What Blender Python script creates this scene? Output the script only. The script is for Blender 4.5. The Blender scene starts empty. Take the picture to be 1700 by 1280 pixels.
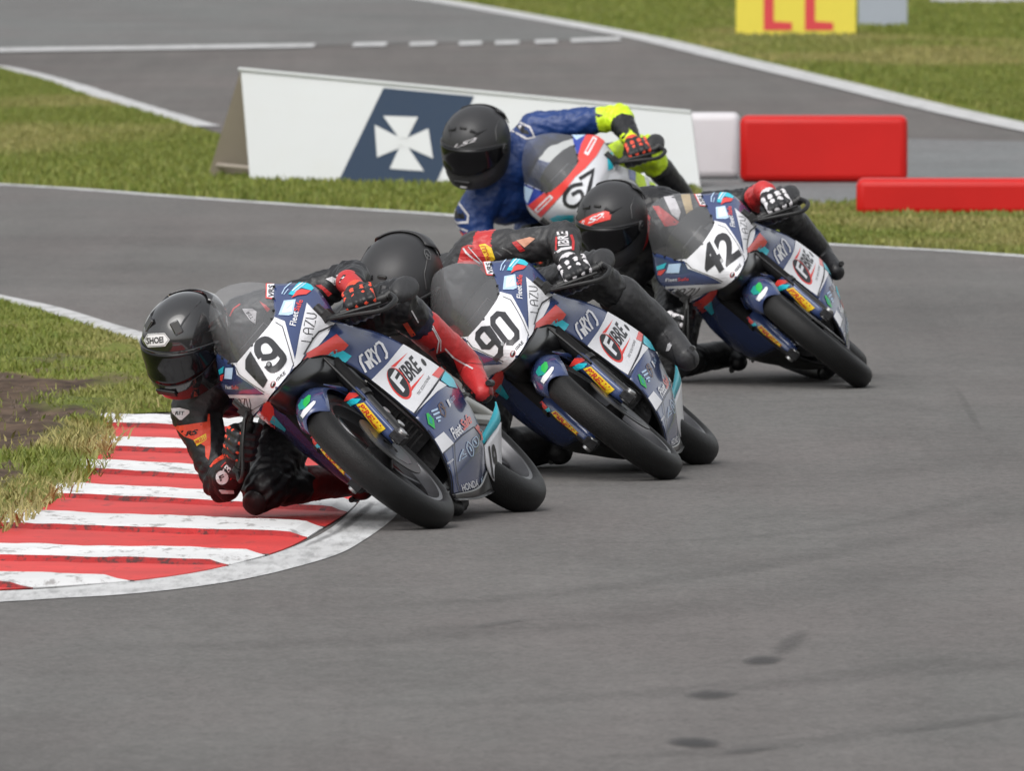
import bpy, bmesh, math, random
import numpy as np
from mathutils import Vector, Matrix, Quaternion
from mathutils.bvhtree import BVHTree

# ------------------------------------------------------------------ camera, sky, sun, exposure
scene = bpy.context.scene
col = scene.collection
FPX, CAM_H, HORIZON = 28340.0, 2.35, 1040.0          # focal length in photo pixels, lens height, pixels from frame centre up to horizon
PITCH = math.atan(HORIZON / FPX)
cam_data = bpy.data.cameras.new('camera')
cam_data.sensor_fit = 'HORIZONTAL'
cam_data.sensor_width = 22.3
cam_data.lens = FPX / 1700 * 22.3
cam_data.clip_start = 1.0
cam_data.clip_end = 5000
cam_data.dof.use_dof = True
cam_data.dof.focus_distance = 53.5
cam_data.dof.aperture_fstop = 13.0
cam = bpy.data.objects.new('camera', cam_data)
cam.location = (0, 0, CAM_H)
cam.rotation_euler = (math.pi / 2 - PITCH, 0, 0)
col.objects.link(cam)
scene.camera = cam

SUN_EL, SUN_AZ = math.radians(52), math.radians(205)   # azimuth clockwise from +Y
world = bpy.data.worlds.new('World')
scene.world = world
world.use_nodes = True
wn, wl = world.node_tree.nodes, world.node_tree.links
wn.clear()
sky = wn.new('ShaderNodeTexSky'); sky.sky_type = 'NISHITA'; sky.sun_disc = False
sky.sun_elevation = SUN_EL; sky.sun_rotation = SUN_AZ; sky.air_density = 1.4; sky.dust_density = 4.0; sky.ozone_density = 0.6
hs = wn.new('ShaderNodeHueSaturation'); hs.inputs['Saturation'].default_value = 0.14
bg = wn.new('ShaderNodeBackground'); bg.inputs['Strength'].default_value = 0.15
wo = wn.new('ShaderNodeOutputWorld')
wl.new(sky.outputs[0], hs.inputs['Color']); wl.new(hs.outputs[0], bg.inputs['Color']); wl.new(bg.outputs[0], wo.inputs['Surface'])
sun_data = bpy.data.lights.new('sun', 'SUN')
sun_data.energy = 0.6; sun_data.angle = math.radians(45); sun_data.color = (1.0, 0.975, 0.94)
sun = bpy.data.objects.new('sun', sun_data)
sdir = Vector((math.sin(SUN_AZ) * math.cos(SUN_EL), math.cos(SUN_AZ) * math.cos(SUN_EL), math.sin(SUN_EL)))
sun.rotation_euler = sdir.to_track_quat('Z', 'Y').to_euler()
sun.location = (0, 40, 30)
col.objects.link(sun)
vs = scene.view_settings
vs.view_transform = 'Standard'; vs.look = 'None'; vs.gamma = 1.0; vs.exposure = 0.36
try: vs.use_curve_mapping = False
except Exception: pass
scene.cycles.max_bounces = 8
scene.cycles.transparent_max_bounces = 16

rng = np.random.default_rng(7)
random.seed(7)

# ------------------------------------------------------------------ small maths
def cam_ray(px, py):
    c, s = math.cos(PITCH), math.sin(PITCH)
    r, u = (px - 850) / FPX, (640 - py) / FPX
    return Vector((0, 0, CAM_H)), Vector((r, c + u * s, -s + u * c))
def at(px, py, Y):
    o, d = cam_ray(px, py); return o + d * (Y / d.y)
def gnd(px, py, z=0.0):
    o, d = cam_ray(px, py); t = (z - o.z) / d.z; p = o + d * t; return (p.x, p.y)
def catmull(P, n):
    """n samples per span through the control points P (k x 3)"""
    P = np.asarray(P, float); k = len(P); out = []
    for i in range(k - 1):
        p0 = P[i - 1] if i > 0 else 2 * P[0] - P[1]
        p1, p2 = P[i], P[i + 1]
        p3 = P[i + 2] if i + 2 < k else 2 * P[-1] - P[-2]
        for j in range(n):
            t = j / n
            out.append(0.5 * ((2 * p1) + (p2 - p0) * t + (2 * p0 - 5 * p1 + 4 * p2 - p3) * t * t + (3 * p1 - p0 - 3 * p2 + p3) * t ** 3))
    out.append(P[-1]); return np.array(out)
def grid_patch(C, nu, nv):
    """smooth surface through a rows x cols table of 3-D points"""
    C = np.asarray(C, float)
    A = np.stack([catmull(C[:, j], nu) for j in range(C.shape[1])], 1)
    return np.stack([catmull(A[i], nv) for i in range(A.shape[0])], 0)

# ------------------------------------------------------------------ materials
MATS = {}
def rgb(h):
    """sRGB 0-255 triple to linear"""
    return tuple((c / 255 / 12.92) if c / 255 <= 0.04045 else ((c / 255 + 0.055) / 1.055) ** 2.4 for c in h)
def mat(name, color, rough=0.5, metal=0.0, var=0.08, vscale=20.0, bump=0.0, bscale=60.0, coat=0.0, spec=0.5, dirt=0.0, dscale=8.0, dirt_col=(0.05, 0.045, 0.04)):
    if name in MATS: return MATS[name]
    m = bpy.data.materials.new(name); m.use_nodes = True
    n, l = m.node_tree.nodes, m.node_tree.links
    b = n['Principled BSDF']
    tc = n.new('ShaderNodeTexCoord')
    nz = n.new('ShaderNodeTexNoise'); nz.inputs['Scale'].default_value = vscale; nz.inputs['Detail'].default_value = 5
    l.new(tc.outputs['Object'], nz.inputs['Vector'])
    mr = n.new('ShaderNodeMapRange'); mr.inputs[3].default_value = 1 - var; mr.inputs[4].default_value = 1 + var
    l.new(nz.outputs[0], mr.inputs[0])
    mx = n.new('ShaderNodeMix'); mx.data_type = 'RGBA'; mx.blend_type = 'MULTIPLY'; mx.inputs[0].default_value = 1
    mx.inputs[6].default_value = (*color, 1); l.new(mr.outputs[0], mx.inputs[7])
    src = mx.outputs[2]
    if dirt > 0:
        n2 = n.new('ShaderNodeTexNoise'); n2.inputs['Scale'].default_value = dscale; n2.inputs['Detail'].default_value = 8; n2.inputs['Roughness'].default_value = 0.65
        l.new(tc.outputs['Object'], n2.inputs['Vector'])
        m2 = n.new('ShaderNodeMapRange'); m2.inputs[1].default_value = 0.5; m2.inputs[2].default_value = 0.75; m2.inputs[4].default_value = dirt
        l.new(n2.outputs[0], m2.inputs[0])
        x2 = n.new('ShaderNodeMix'); x2.data_type = 'RGBA'; l.new(m2.outputs[0], x2.inputs[0]); l.new(src, x2.inputs[6]); x2.inputs[7].default_value = (*dirt_col, 1)
        src = x2.outputs[2]
    l.new(src, b.inputs['Base Color'])
    mr2 = n.new('ShaderNodeMapRange'); mr2.inputs[3].default_value = max(0.02, rough * 0.85); mr2.inputs[4].default_value = min(1, rough * 1.15)
    l.new(nz.outputs[0], mr2.inputs[0]); l.new(mr2.outputs[0], b.inputs['Roughness'])
    b.inputs['Metallic'].default_value = metal
    b.inputs['Specular IOR Level'].default_value = spec
    b.inputs['Coat Weight'].default_value = coat; b.inputs['Coat Roughness'].default_value = 0.06
    if bump > 0:
        nb = n.new('ShaderNodeTexNoise'); nb.inputs['Scale'].default_value = bscale; nb.inputs['Detail'].default_value = 4
        l.new(tc.outputs['Object'], nb.inputs['Vector'])
        bp = n.new('ShaderNodeBump'); bp.inputs['Strength'].default_value = 1.0; bp.inputs['Distance'].default_value = bump
        l.new(nb.outputs[0], bp.inputs['Height']); l.new(bp.outputs[0], b.inputs['Normal'])
    MATS[name] = m
    return m

NAVY = mat('fairing_navy', (0.034, 0.056, 0.155), 0.25, coat=0.7, var=0.06)
WHITE = mat('fairing_white', (0.74, 0.74, 0.77), 0.32, coat=0.25, var=0.03)
RED = mat('livery_red', (0.72, 0.055, 0.045), 0.32, coat=0.3, var=0.05)
CYAN = mat('livery_cyan', (0.02, 0.50, 0.62), 0.32, coat=0.3, var=0.05)
PALE = mat('livery_pale_blue', (0.45, 0.6, 0.78), 0.4, var=0.05)
BLACKP = mat('livery_black', (0.012, 0.012, 0.014), 0.4, var=0.1)
GREYP = mat('livery_dark_grey', (0.03, 0.03, 0.034), 0.4, var=0.1)
GREENP = mat('livery_green', (0.03, 0.42, 0.08), 0.35, var=0.05)
TEALP = mat('livery_teal', (0.02, 0.30, 0.26), 0.35, var=0.05)
YELLOW = mat('tyre_brand_yellow', (0.78, 0.52, 0.02), 0.45, var=0.04)
LRED = mat('lettering_red', (0.5, 0.02, 0.02), 0.45)
PLAST = mat('black_plastic', (0.008, 0.008, 0.0085), 0.45, bump=0.0004, bscale=200)
MATTE = mat('matt_black_tube', (0.007, 0.007, 0.0075), 0.75, spec=.2)
CARBON = mat('satin_black_bodywork', (0.010, 0.010, 0.011), 0.3, coat=0.25)
ENGINE = mat('engine_dark_metal', (0.022, 0.022, 0.024), 0.45, metal=0.5, var=0.3, vscale=40, bump=0.003, bscale=50)
STEEL = mat('bare_steel', (0.42, 0.42, 0.42), 0.3, metal=0.9, var=0.15)
ALU = mat('swingarm_aluminium', (0.42, 0.42, 0.40), 0.4, metal=0.6, var=0.15)
DISC = mat('brake_disc_steel', (0.05, 0.05, 0.05), 0.45, metal=0.5)
RUBBER = mat('slick_tyre_rubber', (0.0075, 0.0075, 0.0078), 0.5, var=0.4, vscale=45, bump=0.0016, bscale=220, spec=0.26)
RIM = mat('dark_wheel_alloy', (0.075, 0.075, 0.08), 0.33, metal=0.7)

# ------------------------------------------------------------------ object helpers
def tag(o, label=None, cat=None, group=None, kind=None):
    if label: o['label'] = label
    if cat: o['category'] = cat
    if group: o['group'] = group
    if kind: o['kind'] = kind
    return o
def empty(name, loc=(0, 0, 0), parent=None):
    o = bpy.data.objects.new(name, None); o.location = loc; o.empty_display_size = 0.1
    col.objects.link(o); o.parent = parent
    return o
def link_mesh(name, me, parent=None):
    o = bpy.data.objects.new(name, me); col.objects.link(o); o.parent = parent
    return o
def solid(o, t, offset=-1, rim_mat=None, inner_mat=None, ref=None):
    if ref is not None:                                # make the faces look away from ref before giving them thickness
        me = o.data; sc_ = 0.0
        for p in me.polygons: sc_ += p.area * p.normal.dot(Vector([0 if r_ is None else c - r_ for c, r_ in zip(p.center, ref)]))
        if sc_ < 0: me.flip_normals()
    md = o.modifiers.new('thickness', 'SOLIDIFY'); md.thickness = t; md.offset = offset
    if inner_mat is not None: md.material_offset = inner_mat
    if rim_mat is not None: md.material_offset_rim = rim_mat
    return o
def bevel(o, w, seg=2):
    md = o.modifiers.new('bevel', 'BEVEL'); md.width = w; md.segments = seg; md.limit_method = 'ANGLE'; md.angle_limit = math.radians(40)
    return o

class Geo:
    """collects faces of one mesh, each face with a material"""
    def __init__(s): s.v = []; s.f = []; s.m = []; s.mats = []
    def mi(s, m):
        if m not in s.mats: s.mats.append(m)
        return s.mats.index(m)
    def add(s, V, F, m):
        o = len(s.v); k = s.mi(m)
        s.v += [tuple(float(c) for c in p) for p in V]
        s.f += [tuple(i + o for i in f) for f in F]; s.m += [k] * len(F)
    def grid(s, P, m, flip=False, close_u=False):
        P = np.asarray(P); nu, nv = P.shape[:2]; F = []
        for i in range(nu if close_u else nu - 1):
            for j in range(nv - 1):
                a, b, c, d = i * nv + j, ((i + 1) % nu) * nv + j, ((i + 1) % nu) * nv + j + 1, i * nv + j + 1
                F.append((a, d, c, b) if flip else (a, b, c, d))
        s.add(P.reshape(-1, 3), F, m)
    def box(s, c, size, m, R=None):
        V = [Vector(((i & 1) - .5, ((i >> 1) & 1) - .5, (i >> 2) - .5)) for i in range(8)]
        V = [Vector((v.x * size[0], v.y * size[1], v.z * size[2])) for v in V]
        if R is not None: V = [R @ v for v in V]
        s.add([v + Vector(c) for v in V], [(0, 2, 3, 1), (4, 5, 7, 6), (0, 1, 5, 4), (2, 6, 7, 3), (0, 4, 6, 2), (1, 3, 7, 5)], m)
    def tube(s, P, r, m, seg=10, cap=True):
        P = [Vector(p) for p in P]; n = len(P)
        if not hasattr(r, '__len__'): r = [r] * n
        rings = []; up = None
        for i in range(n):
            d = (P[min(i + 1, n - 1)] - P[max(i - 1, 0)]).normalized()
            if up is None:
                up = d.cross(Vector((0, 0, 1)));
                if up.length < .1: up = d.cross(Vector((1, 0, 0)))
            up = (up - d * up.dot(d)).normalized(); w = d.cross(up)
            rings.append([P[i] + (up * math.cos(a) + w * math.sin(a)) * r[i] for a in [2 * math.pi * k / seg for k in range(seg)]])
        V = [p for rg in rings for p in rg]; F = []
        for i in range(n - 1):
            for k in range(seg):
                a, b = i * seg + k, i * seg + (k + 1) % seg
                F.append((a, b, b + seg, a + seg))
        if cap: F.append(tuple(range(seg - 1, -1, -1))); F.append(tuple((n - 1) * seg + k for k in range(seg)))
        s.add(V, F, m)
    def lathe(s, prof, m, c=(0, 0, 0), axis='Y', seg=64, close=False):
        """profile of (along axis, radius)"""
        V = []; F = []; k = len(prof)
        for i in range(seg):
            a = 2 * math.pi * i / seg
            for (y, r) in prof:
                p = (r * math.cos(a), y, r * math.sin(a)) if axis == 'Y' else (r * math.cos(a), r * math.sin(a), y) if axis == 'Z' else (y, r * math.cos(a), r * math.sin(a))
                V.append((p[0] + c[0], p[1] + c[1], p[2] + c[2]))
        for i in range(seg):
            for j in range(k if close else k - 1):
                j2 = (j + 1) % k; i2 = (i + 1) % seg
                F.append((i * k + j, i2 * k + j, i2 * k + j2, i * k + j2))
        s.add(V, F, m)
    def loft(s, secs, m, n=20, cap=True):
        """secs: (x, y, z, half_width, half_height, power) rings across X"""
        rings = []
        for (x, y, z, hw, hh, p) in secs:
            rg = []
            for k in range(n):
                a = 2 * math.pi * k / n; ca, sa = math.cos(a), math.sin(a)
                rg.append((x, y + hw * math.copysign(abs(ca) ** (2 / p), ca), z + hh * math.copysign(abs(sa) ** (2 / p), sa)))
            rings.append(rg)
        V = [p for r in rings for p in r]; F = []
        for i in range(len(rings) - 1):
            for k in range(n):
                a, b = i * n + k, i * n + (k + 1) % n
                F.append((a, a + n, b + n, b))
        if cap: F.append(tuple(range(n))); F.append(tuple((len(rings) - 1) * n + k for k in range(n - 1, -1, -1)))
        s.add(V, F, m)
    def prism(s, poly, h0, h1, m, frame=None):
        """extrude a 2-D polygon between heights; frame maps (u, v, h) to 3-D"""
        fr = frame or (lambda u, v, h: (u, v, h)); n = len(poly)
        V = [fr(u, v, h0) for u, v in poly] + [fr(u, v, h1) for u, v in poly]
        F = [tuple(range(n - 1, -1, -1)), tuple(range(n, 2 * n))] + [(i, (i + 1) % n, n + (i + 1) % n, n + i) for i in range(n)]
        s.add(V, F, m)
    def build(s, name, parent=None, smooth=True, recalc=True):
        me = bpy.data.meshes.new(name); me.from_pydata(s.v, [], s.f)
        for m in s.mats: me.materials.append(m)
        me.polygons.foreach_set('material_index', s.m)
        if recalc:
            bm = bmesh.new(); bm.from_mesh(me); bmesh.ops.recalc_face_normals(bm, faces=bm.faces); bm.to_mesh(me); bm.free()
        if smooth: me.shade_smooth(); 
        me.update()
        o = link_mesh(name, me, parent)
        if smooth:
            try: me.set_sharp_from_angle(angle=math.radians(42))
            except Exception: pass
        return o
def mirror_geo(V): return [(p[0], -p[1], p[2]) for p in V]
def copy_tree(o, parent=None):
    c = o.copy(); col.objects.link(c); c.parent = parent
    for ch in list(o.children): copy_tree(ch, c)
    return c

# ------------------------------------------------------------------ flat print: shapes traced in photo pixels, laid on a real surface
_font_cache = {}
def text_tris(txt, bold=0.0, shear=0.0):
    key = (txt, bold, shear)
    if key in _font_cache: return _font_cache[key]
    cu = bpy.data.curves.new('t', 'FONT'); cu.body = txt; cu.offset = bold; cu.shear = shear; cu.resolution_u = 3
    ob = bpy.data.objects.new('t', cu); col.objects.link(ob)
    dg = bpy.context.evaluated_depsgraph_get(); me = ob.evaluated_get(dg).to_mesh()
    V = np.array([v.co[:2] for v in me.vertices]); F = [tuple(p.vertices) for p in me.polygons]
    bpy.data.objects.remove(ob)
    lo, hi = V.min(0), V.max(0)
    V = (V - lo) / (hi - lo)
    _font_cache[key] = (V, F); return V, F
class Print:
    """print laid on surfaces: 2-D shapes in photo pixels are dropped along the view of the traced machine onto its own surface"""
    def __init__(s, objs, pose, cell=7.0, lift=.0020, snap=.025, oriented=True):
        s.oriented = oriented; s.lift = lift; s.snap = snap; s.depth = None
        s.M = pose; s.Mi = pose.inverted(); s.cell = cell
        V, F = [], []
        for o in objs:
            k = len(V); V += [Vector(v.co) for v in o.data.vertices]; F += [tuple(i + k for i in p.vertices) for p in o.data.polygons]
        s.bvh = BVHTree.FromPolygons(V, F); s.geo = Geo()
    def cast(s, px, py):
        o, d = cam_ray(px, py); o = s.Mi @ o; d = (s.Mi.to_3x3() @ d).normalized()
        h = s.bvh.ray_cast(o, d)
        if h[0] is None or (s.oriented and h[1].dot(d) > 0):   # just off the edge: take the nearest point of the surface
            t = s.depth if s.depth else o.length
            for _ in range(24):
                q, n, _i, dist = s.bvh.find_nearest(o + d * t)
                if q is None: return None, None, d, o
                t = (q - o).dot(d)
            if (q - (o + d * t)).length > s.snap: return None, None, d, o
            if n.dot(d) > 0: n = -n
            return q, n, d, o
        s.depth = (h[0] - o).dot(d)
        n = h[1]
        if n.dot(d) > 0: n = -n
        return h[0], n, d, o
    def _lay(s, bm, m, layer):
        V = []; ok = []
        last = None
        for v in bm.verts:
            p, n, d, o = s.cast(v.co.x, v.co.y)
            if p is None: V.append(None); continue
            V.append(p + n * (s.lift + 0.0007 * layer))
        faces = [tuple(v.index for v in f.verts) for f in bm.faces]
        faces = [f for f in faces if all(V[i] is not None for i in f)]
        # drop faces that jump across a gap in depth
        faces = [f for f in faces if max((V[a] - V[b]).length for a in f for b in f) < 0.16]
        V = [v if v is not None else Vector((0, 0, 0)) for v in V]
        used = sorted({i for f in faces for i in f}); mp = {a: i for i, a in enumerate(used)}
        s.geo.add([V[i] for i in used], [tuple(mp[i] for i in f) for f in faces], m)
    def _cut(s, bm):
        if not bm.verts: return
        xs = [v.co.x for v in bm.verts]; ys = [v.co.y for v in bm.verts]
        for ax, lo, hi in ((0, min(xs), max(xs)), (1, min(ys), max(ys))):
            k = math.ceil(lo / s.cell) * s.cell
            while k < hi:
                no = (1, 0, 0) if ax == 0 else (0, 1, 0); co = (k, 0, 0) if ax == 0 else (0, k, 0)
                bmesh.ops.bisect_plane(bm, geom=bm.verts[:] + bm.edges[:] + bm.faces[:], plane_co=co, plane_no=no, dist=1e-5); k += s.cell
        bmesh.ops.triangulate(bm, faces=bm.faces)
        bm.verts.index_update()
    def poly(s, pts, m, layer=0):
        bm = bmesh.new(); vs_ = [bm.verts.new((x, y, 0)) for x, y in pts]
        f = bm.faces.new(vs_); bmesh.ops.triangulate(bm, faces=[f]); s._cut(bm); s._lay(bm, m, layer); bm.free()
    def ell(s, cx, cy, rx, ry, ang, m, layer=0, n=20):
        a0 = math.radians(ang)
        s.poly([(cx + rx * math.cos(t) * math.cos(a0) - ry * math.sin(t) * math.sin(a0), cy + rx * math.cos(t) * math.sin(a0) + ry * math.sin(t) * math.cos(a0)) for t in [2 * math.pi * k / n for k in range(n)]], m, layer)
    def stroke(s, pts, w, m, layer=1, smooth=0):
        P = np.array([(x, y, 0) for x, y in pts], float)
        if smooth: P = catmull(P, smooth)
        P = P[:, :2]; n = len(P); L = []; R = []
        for i in range(n):
            d = P[min(i + 1, n - 1)] - P[max(i - 1, 0)]; d = d / (np.hypot(*d) + 1e-9); q = np.array([-d[1], d[0]]) * w / 2
            if 0 < i < n - 1:
                d1 = P[i] - P[i - 1]; d1 = d1 / (np.hypot(*d1) + 1e-9); q = q / max(0.6, abs(float(d @ d1)))
            L.append(P[i] + q); R.append(P[i] - q)
        bm = bmesh.new(); vl = [bm.verts.new((*p, 0)) for p in L]; vr = [bm.verts.new((*p, 0)) for p in R]
        for i in range(n - 1): bm.faces.new((vl[i], vl[i + 1], vr[i + 1], vr[i]))
        s._cut(bm); s._lay(bm, m, layer); bm.free()
    def text(s, txt, o, e1, e2, m, layer=1, bold=0.0, shear=0.0, cut=False):
        """o: pixel of the text's bottom left, e1: bottom right, e2: top left"""
        V, F = text_tris(txt, bold, shear); o, e1, e2 = map(np.array, (o, e1, e2))
        Q = o + V[:, :1] * (e1 - o) + V[:, 1:] * (e2 - o)
        bm = bmesh.new(); vv = [bm.verts.new((x, y, 0)) for x, y in Q]
        for f in F:
            try: bm.faces.new([vv[i] for i in f])
            except ValueError: pass
        if cut: s._cut(bm)
        else: bm.verts.index_update()
        s._lay(bm, m, layer); bm.free()
    def glyphs(s, strokes, o, e1, e2, w, m, layer=1):
        o, e1, e2 = map(np.array, (o, e1, e2))
        for st in strokes:
            s.stroke([tuple(o + x * (e1 - o) + y * (e2 - o)) for x, y in st], w, m, layer)
    def build(s, name, parent):
        if not s.geo.f: return None
        o = s.geo.build(name, parent, smooth=False, recalc=False); o['kind'] = 'stuff'; return o

# ------------------------------------------------------------------ ground, road, lines
_N = rng.random((256, 256))
def vnoise(x, y):
    x = np.asarray(x, float); y = np.asarray(y, float)
    xi, yi = np.floor(x).astype(int), np.floor(y).astype(int); fx, fy = x - xi, y - yi
    fx = fx * fx * (3 - 2 * fx); fy = fy * fy * (3 - 2 * fy)
    g = lambda a, b: _N[a % 256, b % 256]
    return (g(xi, yi) * (1 - fx) + g(xi + 1, yi) * fx) * (1 - fy) + (g(xi, yi + 1) * (1 - fx) + g(xi + 1, yi + 1) * fx) * fy
def fbm(x, y, o=4):
    s = 0; a = 0.5
    for k in range(o): s = s + a * vnoise(x * 2 ** k + 17 * k, y * 2 ** k + 5 * k); a *= 0.5
    return s / (1 - 0.5 ** o)

def asphalt(name, base, warm=(1.0, 1.0, 1.0), streak=0.10):
    m = bpy.data.materials.new(name); m.use_nodes = True
    n, l = m.node_tree.nodes, m.node_tree.links; b = n['Principled BSDF']
    geo = n.new('ShaderNodeNewGeometry')
    def noise(scale, detail=4, vec=None, rough=0.6, stretch=None, rot=0.0):
        t = n.new('ShaderNodeTexNoise'); t.inputs['Scale'].default_value = scale; t.inputs['Detail'].default_value = detail; t.inputs['Roughness'].default_value = rough
        if stretch:
            mp = n.new('ShaderNodeMapping'); mp.inputs['Scale'].default_value = stretch; mp.inputs['Rotation'].default_value = (0, 0, rot)
            l.new(geo.outputs['Position'], mp.inputs[0]); l.new(mp.outputs[0], t.inputs['Vector'])
        else: l.new(geo.outputs['Position'], t.inputs['Vector'])
        return t.outputs[0]
    def mrange(src, a, b_, lo, hi):
        r = n.new('ShaderNodeMapRange'); r.inputs[1].default_value = a; r.inputs[2].default_value = b_; r.inputs[3].default_value = lo; r.inputs[4].default_value = hi
        l.new(src, r.inputs[0]); return r.outputs[0]
    def mul(a, c):
        x = n.new('ShaderNodeMath'); x.operation = 'MULTIPLY'; l.new(a, x.inputs[0])
        if isinstance(c, float): x.inputs[1].default_value = c
        else: l.new(c, x.inputs[1])
        return x.outputs[0]
    f = mrange(noise(0.5, 5), .3, .7, 0.93, 1.07)
    f = mul(f, mrange(noise(1.0, 6, stretch=(0.35, 0.055, 1), rot=0.0), .3, .7, 1 - streak, 1 + streak))      # marks run with the racing line
    f = mul(f, mrange(noise(1.0, 6, stretch=(3.5, 0.09, 1), rot=0.06), .35, .7, 1 + streak * .4, 1 - streak * .8))
    f = mul(f, mrange(noise(60, 3, rough=.7), .34, .66, 0.74, 1.26))
    f = mul(f, mrange(noise(18, 4, rough=.7, stretch=(1, .3, 1)), .34, .66, 0.90, 1.10))
    f = mul(f, mrange(noise(7, 4, stretch=(1, .5, 1)), .3, .7, 0.95, 1.05))
    f = mul(f, mrange(noise(1.0, 6, stretch=(.9, .5, 1), rot=-.5), .36, .64, 1.06, .94))
    f = mul(f, mrange(noise(38, 1), .72, .76, 1.0, .45))
    speck = mrange(noise(140, 2), .66, .72, 1.0, 1.7)
    f = mul(f, speck)
    mx = n.new('ShaderNodeMix'); mx.data_type = 'RGBA'; mx.blend_type = 'MULTIPLY'; mx.inputs[0].default_value = 1
    mx.inputs[6].default_value = (base * warm[0], base * warm[1], base * warm[2], 1); l.new(f, mx.inputs[7])
    tint = n.new('ShaderNodeValToRGB'); te = tint.color_ramp.elements; te[0].position = .38; te[0].color = (1.02, .985, .975, 1); te[1].position = .62; te[1].color = (.98, .995, .98, 1)
    l.new(noise(1.0, 5, stretch=(.8, .16, 1), rot=.25), tint.inputs[0])
    mt = n.new('ShaderNodeMix'); mt.data_type = 'RGBA'; mt.blend_type = 'MULTIPLY'; mt.inputs[0].default_value = 1; l.new(mx.outputs[2], mt.inputs[6]); l.new(tint.outputs[0], mt.inputs[7])
    l.new(mt.outputs[2], b.inputs['Base Color'])
    b.inputs['Roughness'].default_value = 0.85; b.inputs['Specular IOR Level'].default_value = 0.3
    bp = n.new('ShaderNodeBump'); bp.inputs['Distance'].default_value = 0.004; bp.inputs['Strength'].default_value = 0.7
    l.new(noise(90, 3), bp.inputs['Height']); l.new(bp.outputs[0], b.inputs['Normal'])
    return m
def paint(name, color, wear=0.5, lo=0.52, hi=0.62, scale=14, stretch=(1, 1, 1), under=(0.07, 0.068, 0.065), rough=0.6, big=0.15):
    """road paint worn through to what lies under it"""
    m = bpy.data.materials.new(name); m.use_nodes = True
    n, l = m.node_tree.nodes, m.node_tree.links; b = n['Principled BSDF']
    geo = n.new('ShaderNodeNewGeometry'); mp = n.new('ShaderNodeMapping'); mp.inputs['Scale'].default_value = stretch
    l.new(geo.outputs['Position'], mp.inputs[0])
    t = n.new('ShaderNodeTexNoise'); t.inputs['Scale'].default_value = scale; t.inputs['Detail'].default_value = 8; t.inputs['Roughness'].default_value = 0.7
    l.new(mp.outputs[0], t.inputs['Vector'])
    r = n.new('ShaderNodeMapRange'); r.inputs[1].default_value = lo; r.inputs[2].default_value = hi; r.inputs[4].default_value = wear; l.new(t.outputs[0], r.inputs[0])
    t2 = n.new('ShaderNodeTexNoise'); t2.inputs['Scale'].default_value = 2.5; t2.inputs['Detail'].default_value = 6; l.new(geo.outputs['Position'], t2.inputs['Vector'])
    r2 = n.new('ShaderNodeMapRange'); r2.inputs[1].default_value = .3; r2.inputs[2].default_value = .7; r2.inputs[3].default_value = 1 - big; r2.inputs[4].default_value = 1 + big; l.new(t2.outputs[0], r2.inputs[0])
    mu = n.new('ShaderNodeMix'); mu.data_type = 'RGBA'; mu.blend_type = 'MULTIPLY'; mu.inputs[0].default_value = 1; mu.inputs[6].default_value = (*color, 1); l.new(r2.outputs[0], mu.inputs[7])
    x = n.new('ShaderNodeMix'); x.data_type = 'RGBA'; l.new(r.outputs[0], x.inputs[0]); l.new(mu.outputs[2], x.inputs[6]); x.inputs[7].default_value = (*under, 1)
    l.new(x.outputs[2], b.inputs['Base Color']); b.inputs['Roughness'].default_value = rough; b.inputs['Specular IOR Level'].default_value = 0.35
    bp = n.new('ShaderNodeBump'); bp.inputs['Distance'].default_value = 0.003; l.new(t.outputs[0], bp.inputs['Height']); l.new(bp.outputs[0], b.inputs['Normal'])
    return m
def ground_mat(name, attr=None):
    m = bpy.data.materials.new(name); m.use_nodes = True
    n, l = m.node_tree.nodes, m.node_tree.links; b = n['Principled BSDF']; geo = n.new('ShaderNodeNewGeometry')
    def noise(scale, d=6, stretch=(1, .35, 1)):
        mp = n.new('ShaderNodeMapping'); mp.inputs['Scale'].default_value = stretch; l.new(geo.outputs['Position'], mp.inputs[0])
        t = n.new('ShaderNodeTexNoise'); t.inputs['Scale'].default_value = scale; t.inputs['Detail'].default_value = d; l.new(mp.outputs[0], t.inputs['Vector']); return t.outputs[0]
    cr = n.new('ShaderNodeValToRGB'); e = cr.color_ramp.elements
    e[0].position = .30; e[0].color = (0.085, 0.115, 0.018, 1); e[1].position = .75; e[1].color = (0.19, 0.17, 0.05, 1)
    a = e.new(.5); a.color = (0.135, 0.155, 0.028, 1)
    l.new(noise(1.1), cr.inputs[0]); src = cr.outputs[0]
    f = n.new('ShaderNodeMapRange'); f.inputs[1].default_value = .3; f.inputs[2].default_value = .7; f.inputs[3].default_value = .7; f.inputs[4].default_value = 1.3; l.new(noise(30, 4, (1, 1, 1)), f.inputs[0])
    mu = n.new('ShaderNodeMix'); mu.data_type = 'RGBA'; mu.blend_type = 'MULTIPLY'; mu.inputs[0].default_value = 1; l.new(src, mu.inputs[6]); l.new(f.outputs[0], mu.inputs[7]); src = mu.outputs[2]
    if attr:
        at_ = n.new('ShaderNodeAttribute'); at_.attribute_name = attr
        c2 = n.new('ShaderNodeValToRGB'); c2.color_ramp.elements[0].color = (0.032, 0.021, 0.015, 1); c2.color_ramp.elements[1].color = (0.135, 0.092, 0.064, 1)
        c2.color_ramp.elements[0].position = .3; c2.color_ramp.elements[1].position = .7; l.new(noise(9, 8, (1, .5, 1)), c2.inputs[0])
        x = n.new('ShaderNodeMix'); x.data_type = 'RGBA'; l.new(at_.outputs['Fac'], x.inputs[0]); l.new(src, x.inputs[6]); l.new(c2.outputs[0], x.inputs[7]); src = x.outputs[2]
    l.new(src, b.inputs['Base Color']); b.inputs['Roughness'].default_value = .95; b.inputs['Specular IOR Level'].default_value = 0.15
    return m

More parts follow.
